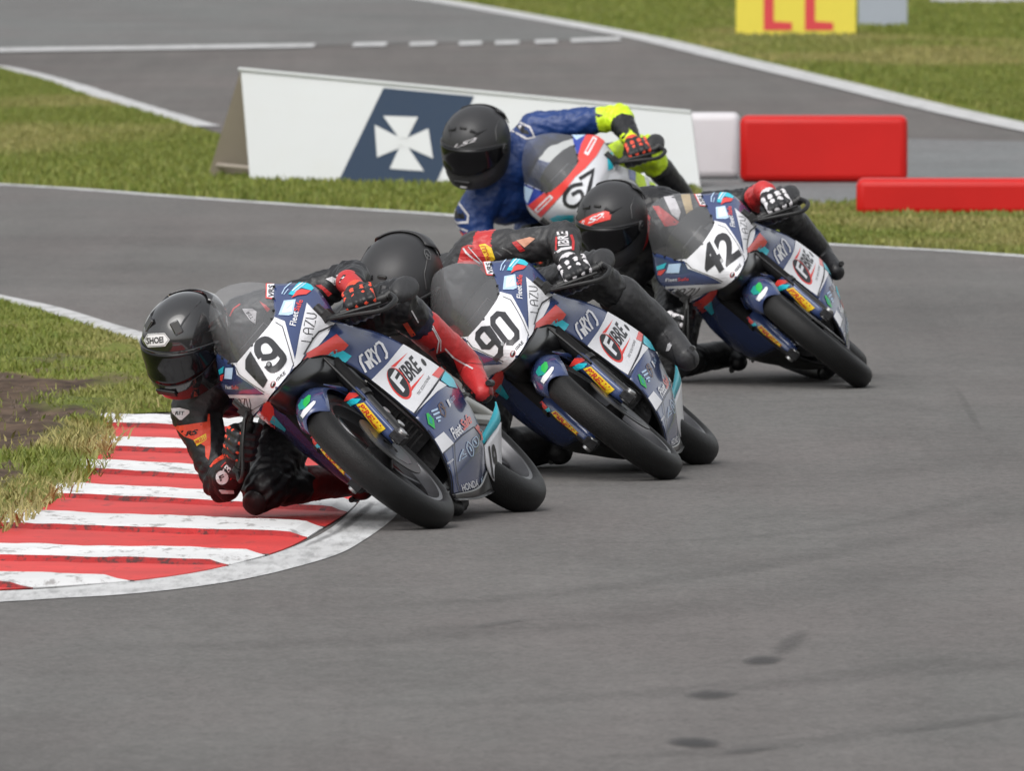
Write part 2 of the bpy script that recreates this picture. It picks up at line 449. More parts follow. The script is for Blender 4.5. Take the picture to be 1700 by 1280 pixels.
ROAD = asphalt('asphalt_near', 0.122, (1.035, 0.985, 0.955))
ROAD_FAR = asphalt('asphalt_far', 0.112, (1.06, 0.985, 0.945), 0.14)
ROAD_PALE = asphalt('asphalt_pale', 0.138, (1.0, 1.0, 0.985), 0.06)
ROAD_BLUE = asphalt('asphalt_runoff', 0.165, (0.96, 1.0, 1.02), 0.06)
GRASS = ground_mat('turf')
VERGE = ground_mat('verge_turf_and_soil', 'dirt')

def sheet(name, pts, z, m, kind='structure', label=None):
    bm = bmesh.new(); f = bm.faces.new([bm.verts.new((x, y, z)) for x, y in pts]); bmesh.ops.triangulate(bm, faces=[f])
    me = bpy.data.meshes.new(name); bmesh.ops.recalc_face_normals(bm, faces=bm.faces)
    if bm.faces and sum(f.normal.z for f in bm.faces) < 0: bmesh.ops.reverse_faces(bm, faces=bm.faces)
    bm.to_mesh(me); bm.free(); me.materials.append(m); o = link_mesh(name, me); o['kind'] = kind
    if label: o['label'] = label
    return o
def strip(name, pts, w, z, m, wl_=None, label=None):
    P = catmull([(x, y, 0) for x, y in pts], 6)[:, :2]; n = len(P); ww = w if hasattr(w, '__len__') else None
    d = np.gradient(P, axis=0); d /= np.hypot(d[:, 0], d[:, 1])[:, None]; q = np.stack([-d[:, 1], d[:, 0]], 1) * w / 2
    jit = (fbm(np.arange(n) * 1.7, np.zeros(n)) - .5)[:, None] * q * .12
    A, B = P + q + jit, P - q + jit
    me = bpy.data.meshes.new(name); V = [(*p, z) for p in A] + [(*p, z) for p in B]
    F = [(i, i + n, i + n + 1, i + 1) for i in range(n - 1)]
    me.from_pydata(V, [], F); me.materials.append(m)
    if me.polygons[0].normal.z < 0: me.flip_normals()
    o = link_mesh(name, me); o['kind'] = 'structure'
    if label: o['label'] = label
    return o

g = Geo(); S_ = 2500
g.add([(-S_, -S_, 0), (S_, -S_, 0), (S_, S_, 0), (-S_, S_, 0)], [(0, 1, 2, 3)], GRASS)
go = g.build('ground', smooth=False); go['kind'] = 'structure'; go['label'] = 'green and straw coloured grass ground of the circuit'

far_edge = [(-60, 175), (-28, 140), (-16, 121), (-9, 108), (-5.6, 100.6), (-4.1, 97.2), (-2.83, 94.24), (-2.37, 93.18), (-1.78, 91.52), (-1.11, 89.79), (-0.34, 87.89), (0.45, 85.41), (1.4, 82.86), (1.88, 81.84), (2.42, 80.55), (4.6, 74), (8, 60), (10, 40), (10.5, 20), (9, -20)]
inner_edge = [(-40, 37), (-12, 44.0), (-4, 47.0), (-2.4, 48.0), (-1.7, 48.4), (-1.4, 48.73), (-1.3, 50.24), (-1.3, 52.2), (-1.3, 54.5), (-1.3, 57), (-1.3, 60), (-1.2, 63.6), (-1.5, 68.81), (-1.73, 70.86), (-1.98, 72.8), (-2.23, 74.26), (-2.75, 77), (-3.55, 80.5), (-5.4, 86.5), (-9.5, 95), (-15, 103), (-30, 117), (-60, 140)]
sheet('racetrack', far_edge + [(-40, -20)] + inner_edge, 0.004, ROAD, label='smooth grey asphalt of the near corner with dark racing line streaks')
LINE = paint('white_line_paint', (0.50, 0.50, 0.50), 0.55, .5, .66, 9, (1, .4, 1))
ARC = paint('scuffed_white_line', (0.52, 0.52, 0.52), 0.55, .46, .70, 26, (1, .10, 1), under=(0.055, 0.055, 0.055))
strip('white_edge_line', far_edge[2:-2], 0.14, 0.0062, LINE, label='thin white line along the far edge of the near corner')
strip('white_edge_line', [(-15, 103), (-9.5, 95), (-5.4, 86.5), (-3.55, 80.5), (-2.75, 77)] + [(-2.23, 74.26), (-1.98, 72.8), (-1.73, 70.86), (-1.45, 68.81), (-1.14, 66), (-0.86, 63.6), (-0.62, 60.6)], 0.15, 0.0062, LINE, label='white line running back from the kerb beside the infield grass')
# the broad scuffed line hugging the apex kerb
out_px = [(668, 838), (662, 853), (645, 871), (606, 899), (560, 924), (480, 948), (400, 966), (300, 981), (200, 991), (100, 997), (0, 1003), (-200, 1012)]
in_px = [(606, 815), (600, 830), (590, 844), (560, 872), (526, 894), (482, 913), (424, 932), (324, 952), (209, 969), (94, 980), (0, 985), (-200, 994)]
A_ = np.array([(*gnd(*p[:2]), 0) for p in catmull([(*q, 0) for q in out_px], 10)]); B_ = np.array([(*gnd(*p[:2]), 0) for p in catmull([(*q, 0) for q in in_px], 10)])
me = bpy.data.meshes.new('apex_line'); n_ = len(A_)
me.from_pydata([(p[0], p[1], .0062) for p in A_] + [(p[0], p[1], .0062) for p in B_], [], [(i, i + 1, i + n_ + 1, i + n_) for i in range(n_ - 1)])
me.materials.append(ARC)
if me.polygons[0].normal.z < 0: me.flip_normals()
o = link_mesh('apex_line', me); o['kind'] = 'structure'; o['label'] = 'broad scuffed white line curving round the foot of the kerb'
# far stretch of circuit, pale apron, run-off
lineB = [(-6, 215), (-2.2, 180), (-0.79, 166.64), (0.06, 156.83), (1.07, 144.26), (1.66, 134.64), (2.38, 122.73), (3.26, 108.7), (5, 88), (7.5, 62)]
lineC = [(-16, 172), (-10.2, 155), (-6.8, 143), (-5.2, 136.5), (-4.5, 132.9), (-3.88, 129.41), (-3.27, 123.41), (-2.67, 116.5), (-1.86, 107.48), (-1.2, 100), (-0.3, 96.3), (1.3, 92.9), (3.4, 91.4), (9, 84)]
lineC = [tuple(p[:2]) for p in catmull([(*p, 0) for p in lineC], 6)]
sheet('far_racetrack', lineB + [(16, 62), (16, 80)] + lineC[::-1], 0.004, ROAD_FAR, label='brownish grey asphalt of the far straight behind the boards')
lineA = [(-30, 120), (-4.13, 137.7), (-1.58, 139.72), (0.91, 143.02)]
sheet('paddock_apron', [(-60, 100), (-4.13, 138.0), (-1.58, 140.0), (0.91, 143.3), (0.06, 156.83), (-0.79, 166.64), (-2.2, 180), (-6, 215), (-60, 300)], 0.008, ROAD_PALE, label='paler grey asphalt beyond the broken white line')
sheet('asphalt_runoff', [(0.2, 95.9), (0.6, 104.5), (1.18, 106.4), (2.46, 105.43), (3.2, 104.61), (8, 98), (9, 86), (2.62, 87.9), (1.79, 89.4), (1.2, 90.2)], 0.008, ROAD_BLUE, label='bluish grey run-off asphalt around the red blocks')
strip('white_far_line', lineB[:-1], 0.28, 0.012, LINE, label='white line sweeping along the far side of the back straight')
strip('white_grass_line', [p for p in lineC if 107 < p[1] < 160][::2], 0.26, 0.012, LINE, label='white line along the grass wedge on the left')
def seg_line(a, b, w):
    a, b = gnd(*a), gnd(*b); return sheet('broken_white_line', [(a[0], a[1] - w), (b[0], b[1] - w), (b[0], b[1] + w), (a[0], a[1] + w)], 0.014, LINE)
for a, b in (((-200, 88), (522, 77)), ((586, 76), (642, 75)), ((680, 75), (724, 74)), ((762, 74), (800, 73)), ((822, 73), (862, 72)), ((888, 71), (925, 70)), ((948, 69), (1030, 66))):
    seg_line(a, b, 0.9)['label'] = 'faded piece of the white line crossing the far asphalt'

# dark soft marks on the road
def soft_mark(px, py, rx, ry, ang, strength):
    x0, y0 = gnd(px, py); sx = y0 / FPX; sy = y0 * y0 / (FPX * CAM_H); k = 20; ang = -ang; V = [(x0, y0, .0078)]; al = [strength]; F = []
    for r_ in (0.45, 0.75, 1.0):
        for i in range(k):
            t = 2 * math.pi * i / k; u = rx * r_ * math.cos(t); v = ry * r_ * math.sin(t); a = math.radians(ang)
            V.append((x0 + (u * math.cos(a) - v * math.sin(a)) * sx, y0 + (u * math.sin(a) + v * math.cos(a)) * sy, .0078)); al.append(strength * {0.45: .9, 0.75: .5, 1.0: 0}[r_])
    for i in range(k): F.append((0, 1 + i, 1 + (i + 1) % k))
    for q in range(2):
        for i in range(k): a_, b_ = 1 + q * k + i, 1 + q * k + (i + 1) % k; F.append((a_, a_ + k, b_ + k, b_))
    me = bpy.data.meshes.new('tyre_mark'); me.from_pydata(V, [], F); at_ = me.attributes.new('a', 'FLOAT', 'POINT'); at_.data.foreach_set('value', al)
    if me.polygons[0].normal.z < 0: me.flip_normals()
    me.materials.append(MARK); o = link_mesh('tyre_mark', me); o['kind'] = 'structure'; return o
def soft_band(px, w, strength):
    P = catmull([(*gnd(*p), 0) for p in px], 10)[:, :2]; n_ = len(P); d = np.gradient(P, axis=0); d /= np.hypot(d[:, 0], d[:, 1])[:, None]; q = np.stack([-d[:, 1], d[:, 0]], 1); V = []; al = []
    for k, (o_, a_) in enumerate(((-1, 0), (-.5, .8), (0, 1), (.45, .7), (1, 0))):
        for i in range(n_):
            e_ = min(1, i / 6, (n_ - 1 - i) / 6); p = P[i] + q[i] * w * o_; V.append((p[0], p[1], .0052)); al.append(strength * a_ * e_ * (.5 + float(fbm(np.array(i * .7), np.array(k + w * 40)))))
    F = [(k * n_ + i, k * n_ + i + 1, (k + 1) * n_ + i + 1, (k + 1) * n_ + i) for k in range(4) for i in range(n_ - 1)]
    me = bpy.data.meshes.new('racing_line_wear'); me.from_pydata(V, [], F); at_ = me.attributes.new('a', 'FLOAT', 'POINT'); at_.data.foreach_set('value', al)
    if me.polygons[0].normal.z < 0: me.flip_normals()
    me.materials.append(MARK); o = link_mesh('racing_line_wear', me); o['kind'] = 'structure'
MARK = bpy.data.materials.new('rubber_mark'); MARK.use_nodes = True
n, l = MARK.node_tree.nodes, MARK.node_tree.links; b = n['Principled BSDF']; b.inputs['Base Color'].default_value = (.03, .03, .032, 1); b.inputs['Roughness'].default_value = .8
a_ = n.new('ShaderNodeAttribute'); a_.attribute_name = 'a'; l.new(a_.outputs['Fac'], b.inputs['Alpha'])
for q in ((1265, 1101, 38, 9, -4, .55), (1312, 1072, 44, 13, -28, .25), (1182, 1158, 48, 9, -2, .5), (1152, 1238, 50, 10, 2, .62), (1240, 1252, 60, 6, -6, .25), (840, 1038, 60, 4, -8, .18), (1606, 680, 9, 40, 8, .12), (1600, 1205, 140, 7, -8, .12), (1420, 1120, 260, 10, -8, .06), (604, 852, 22, 7, -42, .55), (578, 874, 30, 7, -38, .45), (538, 897, 34, 4, -26, .35), (640, 852, 26, 6, -30, .3)):
    soft_mark(*q)
for px_, w_, st_ in (([(540, 1015), (900, 990), (1300, 935), (1720, 845)], .05, .16), ([(-20, 1085), (600, 1065), (1200, 1005), (1720, 900)], .12, .14), ([(300, 1180), (900, 1165), (1500, 1120), (1720, 1090)], .09, .13), ([(900, 1270), (1300, 1240), (1720, 1180)], .05, .16),
        ([(1250, 672), (1440, 664), (1570, 690), (1640, 740)], .03, .07), ([(900, 800), (1150, 812), (1400, 800), (1720, 740)], .10, .07), ([(0, 385), (420, 405), (760, 440)], .35, .12), ([(0, 430), (300, 445), (560, 470)], .25, .10), ([(820, 905), (1150, 900), (1450, 870), (1720, 800)], .03, .12), ([(1450, 470), (1600, 520), (1720, 600)], .3, .12)):
    soft_band(px_, w_ * 2.4, st_ * .6)

# ------------------------------------------------------------------ kerb
kerb_L = [(-1.62, 60.85), (-1.56, 58.7), (-1.56, 56.8), (-1.57, 55.0), (-1.66, 52.95), (-1.95, 50.75), (-2.5, 49.2), (-3.3, 47.9)]
kerb_R = [(-0.60, 59.9), (-0.50, 57.8), (-0.48, 55.72), (-0.49, 53.72), (-0.575, 52.02), (-0.725, 50.2), (-1.09, 48.62), (-1.9, 47.65)]
KW = paint('kerb_white', (0.70, 0.70, 0.70), .65, .545, .63, 16, (1, .25, 1), under=(.16, .14, .13), big=.1)
KR = paint('kerb_red', (0.58, 0.034, 0.030), .45, .56, .66, 16, (1, .25, 1), under=(.12, .03, .03), big=.16)
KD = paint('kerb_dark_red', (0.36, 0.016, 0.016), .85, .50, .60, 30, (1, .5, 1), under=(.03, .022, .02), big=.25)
KC = mat('kerb_concrete', (0.05, 0.045, 0.042), 0.9, var=.4, vscale=12, bump=.004)
Lc, Rc = catmull([(*p, 0) for p in kerb_L], 20), catmull([(*p, 0) for p in kerb_R], 20)
def kerb_pt(u, k):                                    # u across (0 grass, 1 track), k in pitches
    i = min(k * 20, len(Lc) - 1.001); i0 = int(i); f = i - i0
    a = Lc[i0] * (1 - f) + Lc[i0 + 1] * f; b_ = Rc[i0] * (1 - f) + Rc[i0 + 1] * f
    return a * (1 - u) + b_ * u
kerb = Geo()
kerb.add([(*kerb_pt(u, k)[:2], .006) for k in np.linspace(0, 7, 60) for u in (0, 1)], [(2 * i, 2 * i + 1, 2 * i + 3, 2 * i + 2) for i in range(59)], KC)
kerb = kerb.build('kerb', smooth=False); kerb['kind'] = 'structure'; kerb['label'] = 'sawtooth apex kerb painted in red and white ribs'
def rib(name, k0, k1, z0, z1, m, face_m=None, seed=0, rag=.028):
    nu, nv = 44, 5; V = []; 
    for j in range(nv):
        v = j / (nv - 1)
        for i in range(nu):
            u = i / (nu - 1); e = 0
            if j in (0, nv - 1): e = (fbm(np.array(u * 14 + seed * 3.1), np.array(j * 5.3 + seed))[()] - .5) * rag * 2
            p = kerb_pt(u, k0 + (k1 - k0) * v + e)
            zz = z0 + (z1 - z0) * v + (fbm(np.array(u * 9 + seed), np.array(v * 3 + seed * 2.0))[()] - .5) * .006 - (0.006 if u == 0 else 0) - max(0, u - .95) / .05 * (z0 + z1) * .40
            V.append((p[0], p[1], max(zz, .0085)))
    F = [(j * nu + i, j * nu + i + 1, (j + 1) * nu + i + 1, (j + 1) * nu + i) for j in range(nv - 1) for i in range(nu - 1)]
    gg = Geo(); gg.add(V, F, m)
    top = V[-nu:]; bot = []
    for i, p in enumerate(top): bot.append((p[0], p[1] - .02 - .05 * float(fbm(np.array(i * .9), np.array(seed * 1.7))), .007))
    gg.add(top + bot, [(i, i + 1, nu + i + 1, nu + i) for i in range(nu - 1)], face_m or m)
    r_ = [V[j * nu + nu - 1] for j in range(nv)]; gg.add(r_ + [(p[0], p[1], .005) for p in r_], [(j, j + 1, nv + j + 1, nv + j) for j in range(nv - 1)], m)
    o = gg.build(name, kerb, smooth=False); return o
for k in range(7):
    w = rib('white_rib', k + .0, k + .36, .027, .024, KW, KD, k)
    r_ = rib('red_rib', k + .375, k + .965, .008, .011, KR, KC, k + 20)

# ------------------------------------------------------------------ infield verge with soil
def xr(y):
    return np.interp(y, [46.9, 48.2, 49.4, 50.5, 51.6, 52.8, 54.3, 55.3, 57.2, 58.4, 60.4, 60.95, 61.9, 63.6, 68.8, 74.3, 77, 80.5, 86.5, 95, 104], [-5.5, -3.3, -2.3, -1.80, -1.56, -1.50, -1.44, -1.40, -1.41, -1.38, -1.44, -1.42, -0.80, -0.97, -1.58, -2.36, -2.88, -3.68, -5.53, -9.6, -16])
ny, nx = 420, 90
ys = np.linspace(47.0, 92, ny); X = np.zeros((ny, nx)); Y = np.repeat(ys[:, None], nx, 1)
edge = xr(ys) + (fbm(ys * 1.9, ys * 0 + 3) - .5) * .10
for j in range(nx): X[:, j] = edge - (j / (nx - 1)) ** 1.6 * 9
def dirt_at(x, y):
    d = np.exp(-(((x + 1.96) / .42) ** 2 + ((y - 59.8) / 5.6) ** 2) ** 1.2 * 1.0) * 1.75
    d = np.maximum(d, np.exp(-(((x - xr(y)) / .055) ** 2)) * ((y > 50) & (y < 61.0)) * .75)
    return np.clip((d + (fbm(x * 3.6, y * 1.1, 5) - .5) * 2.4 - .42) * 1.7, 0, 1)
DD = dirt_at(X, Y); dist = edge[:, None] - X
Z = .010 + .035 * np.clip(dist / .10, 0, 1) + .05 * (fbm(X * 4, Y * 1.6) - .5) * np.clip(dist / .2, 0, 1) + .03 * (fbm(X * 16, Y * 7) - .5) * (0.3 + DD) * np.clip(dist / .08, 0, 1)
gg = Geo(); gg.grid(np.stack([X, Y, Z], -1), VERGE, flip=True); vo = gg.build('infield_verge', recalc=False); vo['kind'] = 'structure'; vo['label'] = 'worn grass verge with a bare patch of brown soil inside the kerb'
aa = vo.data.attributes.new('dirt', 'FLOAT', 'POINT'); aa.data.foreach_set('value', DD.reshape(-1))

# grass blades
BLADE = bpy.data.materials.new('grass_blades'); BLADE.use_nodes = True
n, l = BLADE.node_tree.nodes, BLADE.node_tree.links; b = n['Principled BSDF']; ca = n.new('ShaderNodeAttribute'); ca.attribute_name = 'tint'
l.new(ca.outputs['Color'], b.inputs['Base Color']); b.inputs['Roughness'].default_value = .6; b.inputs['Specular IOR Level'].default_value = .25
def blades(name, x, y, z, h, label, straw=0.3, width=.006, lean=.5, sc=1.0):
    n_ = len(x); th = rng.random(n_) * 2 * np.pi; h = h * (0.5 + rng.random(n_)) ; ld = rng.random(n_) * 2 * np.pi; lm = h * lean * rng.random(n_)
    wx, wy = np.cos(th) * width * (.6 + rng.random(n_)), np.sin(th) * width * .5
    dx, dy = np.cos(ld) * lm, np.sin(ld) * lm
    V = np.zeros((n_, 5, 3))
    V[:, 0] = np.stack([x - wx, y - wy, z], 1); V[:, 1] = np.stack([x + wx, y + wy, z], 1)
    V[:, 2] = np.stack([x + wx * .8 + dx * .4, y + wy * .8 + dy * .4, z + h * .6], 1); V[:, 3] = np.stack([x - wx * .8 + dx * .4, y - wy * .8 + dy * .4, z + h * .6], 1)
    V[:, 4] = np.stack([x + dx, y + dy, z + h * .95], 1)
    me = bpy.data.meshes.new(name); nv = n_ * 5; base = np.arange(n_)[:, None] * 5
    loops = np.concatenate([base + [0, 1, 2, 3], base + [3, 2, 4]], 1)   # quad + tri per blade
    me.vertices.add(nv); me.vertices.foreach_set('co', V.reshape(-1))
    me.loops.add(n_ * 7); me.loops.foreach_set('vertex_index', loops.reshape(-1).astype(np.int32))
    me.polygons.add(n_ * 2); st = (np.arange(n_)[:, None] * 7 + [0, 4]).reshape(-1); me.polygons.foreach_set('loop_start', st.astype(np.int32))
    me.update(calc_edges=True); me.validate()
    patch = fbm(x * 1.3 * sc, y * .45 * sc, 4); s_ = np.clip((patch - (.62 - straw * .30)) * 4.5, 0, 1) * (.35 + .5 * straw) + .25 * rng.random(n_) ** 2
    gcol = np.array([0.095, 0.135, 0.02]); g2 = np.array([0.175, 0.20, 0.038]); sc_ = np.array([0.32, 0.265, 0.11])
    t = rng.random(n_)[:, None]; c = (gcol * (1 - t) + g2 * t) * (1 - s_[:, None]) + sc_ * (.7 + .5 * rng.random(n_)[:, None]) * s_[:, None]
    c *= (.8 + .4 * rng.random(n_))[:, None]
    C4 = np.ones((n_, 5, 4)); C4[:, :, :3] = c[:, None]; at_ = me.attributes.new('tint', 'FLOAT_COLOR', 'POINT'); at_.data.foreach_set('color', C4.reshape(-1))
    me.materials.append(BLADE); o = link_mesh(name, me); o['kind'] = 'stuff'; o['label'] = label; o['category'] = 'grass'; return o
y = 47.2 + rng.random(200000) ** 1.1 * 42; x = xr(y) + .02 - rng.random(200000) ** 1.1 * 2.6
y = y; keep = (np.abs(x) < y * .0325 + .12); x, y = x[keep], y[keep]
d_ = dirt_at(x, y); keep = rng.random(len(x)) > np.clip(d_ * 1.1, 0, .96); x, y = x[keep], y[keep]
z = np.interp(xr(y) - x, [0, .1], [.008, .035])
blades('grass', x, y, z, .016 + .022 * fbm(x * 2, y * .7), 'rough green and straw grass between the kerb and the white line', .55, .0036, .9)
y = 50 + rng.random(1300) * 11.5; x = xr(y) + (rng.random(1300) - .3) * .11
kp = rng.random(1300) < fbm(y * 1.4, y * 0) ** 2 * 1.3; x, y = x[kp], y[kp]
blades('grass_overhang', x, y, np.full(len(x), .03), np.full(len(x), .040), 'dry grass stalks hanging over the grass side of the kerb', .95, .003, 1.6)
def between(n_, y0, y1, fl, fr):
    y = y0 + rng.random(n_) * (y1 - y0); a, b_ = fl(y), fr(y); x = a + rng.random(n_) * (b_ - a); k = b_ > a; return x[k], y[k]
fe = np.array(far_edge); lc = np.array(lineC); lb = np.array(lineB)
fe_x = lambda y: np.interp(y, fe[::-1, 1], fe[::-1, 0]); lc_x = lambda y: np.interp(y, lc[::-1, 1], lc[::-1, 0]); lb_x = lambda y: np.interp(y, lb[::-1, 1], lb[::-1, 0])
x, y = between(170000, 86.5, 158, lambda y: np.maximum(fe_x(y) + .1, -.031 * y - .3), lambda y: np.minimum(np.minimum(lc_x(y) - .10, .031 * y), np.where(y > 90, 1.02, 9)))
blades('grass', x, y, np.zeros(len(x)), .024 + .02 * fbm(x, y * .4), 'green grass wedge around the big white board', .22, .007, .5, .5)
x, y = between(40000, 80.3, 92, lambda y: np.maximum(fe_x(y) + .1, 0.3), lambda y: .031 * y + .2 + 0 * y)
k = ~((x > 1.0) & (y > np.interp(x, [1.0, 1.48, 1.79, 2.62, 3.2], [90, 89.4, 89.0, 87.5, 86.6]))); x, y = x[k], y[k]
blades('grass', x, y, np.zeros(len(x)), .022 + .03 * fbm(x * 2, y * .6), 'straw green grass strip in front of the low red block', .45, .008, .5, .8)
x, y = between(90000, 104, 172, lambda y: lb_x(y) + .25, lambda y: .031 * y + .4)
blades('grass', x, y, np.zeros(len(x)), .025 + .02 * fbm(x, y * .3), 'green grass bank beyond the far white line', .40, .013, .4, .35)
# clods and stones in the soil
gg = Geo(); k = 0
for i in range(900):
    y0 = 50 + random.random() * 17; x0 = -1.3 - random.random() * 1.3
    if dirt_at(np.array(x0), np.array(y0)) < .5 or x0 > xr(np.array(y0)) - .02: continue
    r_ = random.uniform(.004, .02); zz = .045
    V = [(x0 + math.cos(t) * r_ * random.uniform(.7, 1.3), y0 + math.sin(t) * r_ * random.uniform(.7, 1.3), zz - .01) for t in (0, 1.57, 3.14, 4.71)] + [(x0, y0, zz + r_ * random.uniform(.2, .9))]
    gg.add(V, [(0, 1, 4), (1, 2, 4), (2, 3, 4), (3, 0, 4)], mat('soil_clod', (.10, .072, .054), .95, var=.3))
if gg.f: so = gg.build('soil_clods', smooth=False); so['kind'] = 'stuff'; so['label'] = 'crumbs of brown soil and small stones on the bare patch'; so['category'] = 'soil'

# ------------------------------------------------------------------ trackside boards and blocks
BOARD = mat('board_white', (0.47, 0.485, 0.48), 0.6, var=.03, vscale=4, dirt=.12, dscale=3, dirt_col=(.4, .38, .3))
BOARD_BACK = mat('board_back_ply', (0.36, 0.31, 0.26), 0.8, var=.12, vscale=6)
BNAVY = mat('board_navy', (0.026, 0.042, 0.070), 0.75, var=.06, spec=.2)
br = empty('advertising_board', (-0.2, 94.1, 0)); tag(br, 'long white tent shaped board with a navy stripe and white cross pattee', 'board')
FL, FR_ = Vector((-1.456, 94.9, 0)), Vector((1.03, 93.3, 0)); AL, AR = Vector((-1.515, 95.35, .615)), Vector((0.985, 93.85, .405)); BL_, BR_ = Vector((-1.71, 95.9, 0)), Vector((0.86, 94.6, 0))
off = br.location
def bp_(s, t, h=0.0):                                     # s along, t up the front face, h proud of it
    b0 = FL.lerp(FR_, s); a0 = AL.lerp(AR, s); n_ = (FR_ - FL).cross(AL - FL).normalized()
    if n_.y > 0: n_ = -n_
    return b0.lerp(a0, t) + n_ * h - off
gg = Geo(); gg.grid([[bp_(s_, t_) for t_ in np.linspace(0, 1, 7)] for s_ in np.linspace(0, 1, 25)], BOARD); fp = gg.build('front_panel', br, smooth=False); solid(fp, .02, ref=(None, 200, None))
gg = Geo(); gg.add([v - off for v in (BL_, BR_, AR + Vector((0, .012, 0)), AL + Vector((0, .012, 0)))], [(0, 1, 2, 3)], BOARD_BACK); solid(gg.build('back_panel', br, smooth=False), .015, 0)
gg = Geo(); gg.tube([AL - off + Vector((-.01, 0, .006)), AR - off + Vector((0, 0, .006))], .012, BOARD, 8); gg.build('ridge_trim', br)
gg = Geo(); gg.tube([FL.lerp(AL, .12) - off + Vector((.03, .03, 0)), BL_.lerp(AL, .12) - off + Vector((.03, 0, 0))], .014, BOARD_BACK, 6); gg.build('cross_brace', br)
bpr = Print([fp], Matrix.Translation(off), 8.0, .004)
bpr.poly([(637, 146), (787, 160), (722, 309), (560, 306)], BNAVY); bpr.build('navy_stripe', br)
bpr = Print([fp], Matrix.Translation(off), 8.0, .008)
for q_ in ([(637, 193), (695, 195), (676, 232), (664, 231)], [(712, 214), (720, 264), (677, 245), (674, 231)], [(705, 285), (648, 281), (665, 243), (677, 243)], [(627, 262), (623, 208), (666, 230), (666, 246)], [(664, 229), (677, 230), (678, 246), (664, 245)]): bpr.poly(q_, BOARD)
bpr.build('white_cross', br)
def foam_block(px0, px1, Y0, h, depth, name, label, m, top_m=None, seg=None, yaw=-.03):
    r_ = empty(name, (0, 0, 0)); tag(r_, label, 'barrier')
    xa, xb = (px0 - 850) / FPX * Y0, (px1 - 850) / FPX * Y0; r_.location = ((xa + xb) / 2, Y0 + depth / 2, 0); r_.rotation_euler = (0, 0, yaw)
    gg = Geo(); L_ = xb - xa; gg.box((0, 0, h / 2 + .005), (L_, depth, h - .01), m); o = gg.build('block_body', r_, smooth=True); bevel(o, min(.040, h * .22), 4)
    return r_
FOAMR = mat('foam_block_red', (0.50, 0.008, 0.006), 0.45, var=.14, vscale=3, spec=.3)
FOAMW = mat('foam_block_white', (0.60, 0.58, 0.60), 0.55, var=.06, vscale=3, dirt=.15, dscale=4, dirt_col=(.4, .36, .34))
foam_block(1120, 1229, 95.3, .375, .4, 'safety_block', 'dirty white foam block between the white board and the tall red block', FOAMW)
foam_block(1230, 1508, 94.5, .375, .42, 'safety_block', 'tall red foam block standing right of the white board', FOAMR)
foam_block(1423, 1880, 87.5, .20, .30, 'safety_block', 'low red foam block in front of the tall red one', FOAMR)
# far boards
SY = mat('board_yellow', (0.72, 0.60, 0.07), 0.5, var=.04); SR = mat('board_letter_red', (0.62, 0.05, 0.06), 0.5); SB = mat('board_blue_grey', (0.33, 0.36, 0.42), 0.55, var=.06); PW = mat('board_lilac_white', (.55, .55, .62), .6)
def far_board(px0, px1, py, h, m, label, leg_m):
    x0, y0 = gnd(px0, py); x1 = (px1 - 850) / FPX * y0; r_ = empty('advertising_board', ((x0 + x1) / 2, y0, 0)); tag(r_, label, 'board'); w_ = x1 - x0
    gg = Geo(); gg.box((0, 0, h / 2 + .01), (w_, .03, h), m); bevel(gg.build('panel', r_, smooth=False), .004)
    for s_ in (-1, 1):
        gg = Geo(); gg.tube([(s_ * w_ * .4, .02, h * .8), (s_ * w_ * .4, .35, 0)], .015, leg_m, 6); gg.build('rear_strut', r_)
    return r_, w_
fb, w_ = far_board(1222, 1421, 60, .85, SY, 'yellow board with large red letters on the far grass', ALU)
for lx in (-.275, .075):
    gg = Geo(); Lp = [(0, 0), (.24, 0), (.24, .065), (.085, .075), (.085, .72), (0, .72)]
    gg.prism([(lx + u * 1.0, .055 + v) for u, v in Lp], .0, .004, SR, lambda u, v, h: (u, -.0155 - h, v)); gg.build('letter', fb, smooth=False)
far_board(1425, 1506, 44, .7, SB, 'plain blue grey board beside the yellow one', ALU)
fb2, w2 = far_board(1545, 1900, 5, .5, PW, 'long pale board far off at the top right corner', ALU)

# ------------------------------------------------------------------ racing motorcycles
def pose_matrix(X, Y, psi, phi):
    return Matrix.Translation((X, Y, .018)) @ Matrix.Rotation(-math.pi / 2 - psi, 4, 'Z') @ Matrix.Rotation(phi, 4, 'X')
POSE19, POSE90, POSE42, POSE67 = pose_matrix(-.0594, 52.6303, .2318, .85), pose_matrix(.6073, 56.2121, .1079, .905), pose_matrix(1.3352, 64.37, .0021, .8806), pose_matrix(.84, 72.2, .06, .80)
RF_, RR_ = .288, .300
FX, RX = .61, -.61

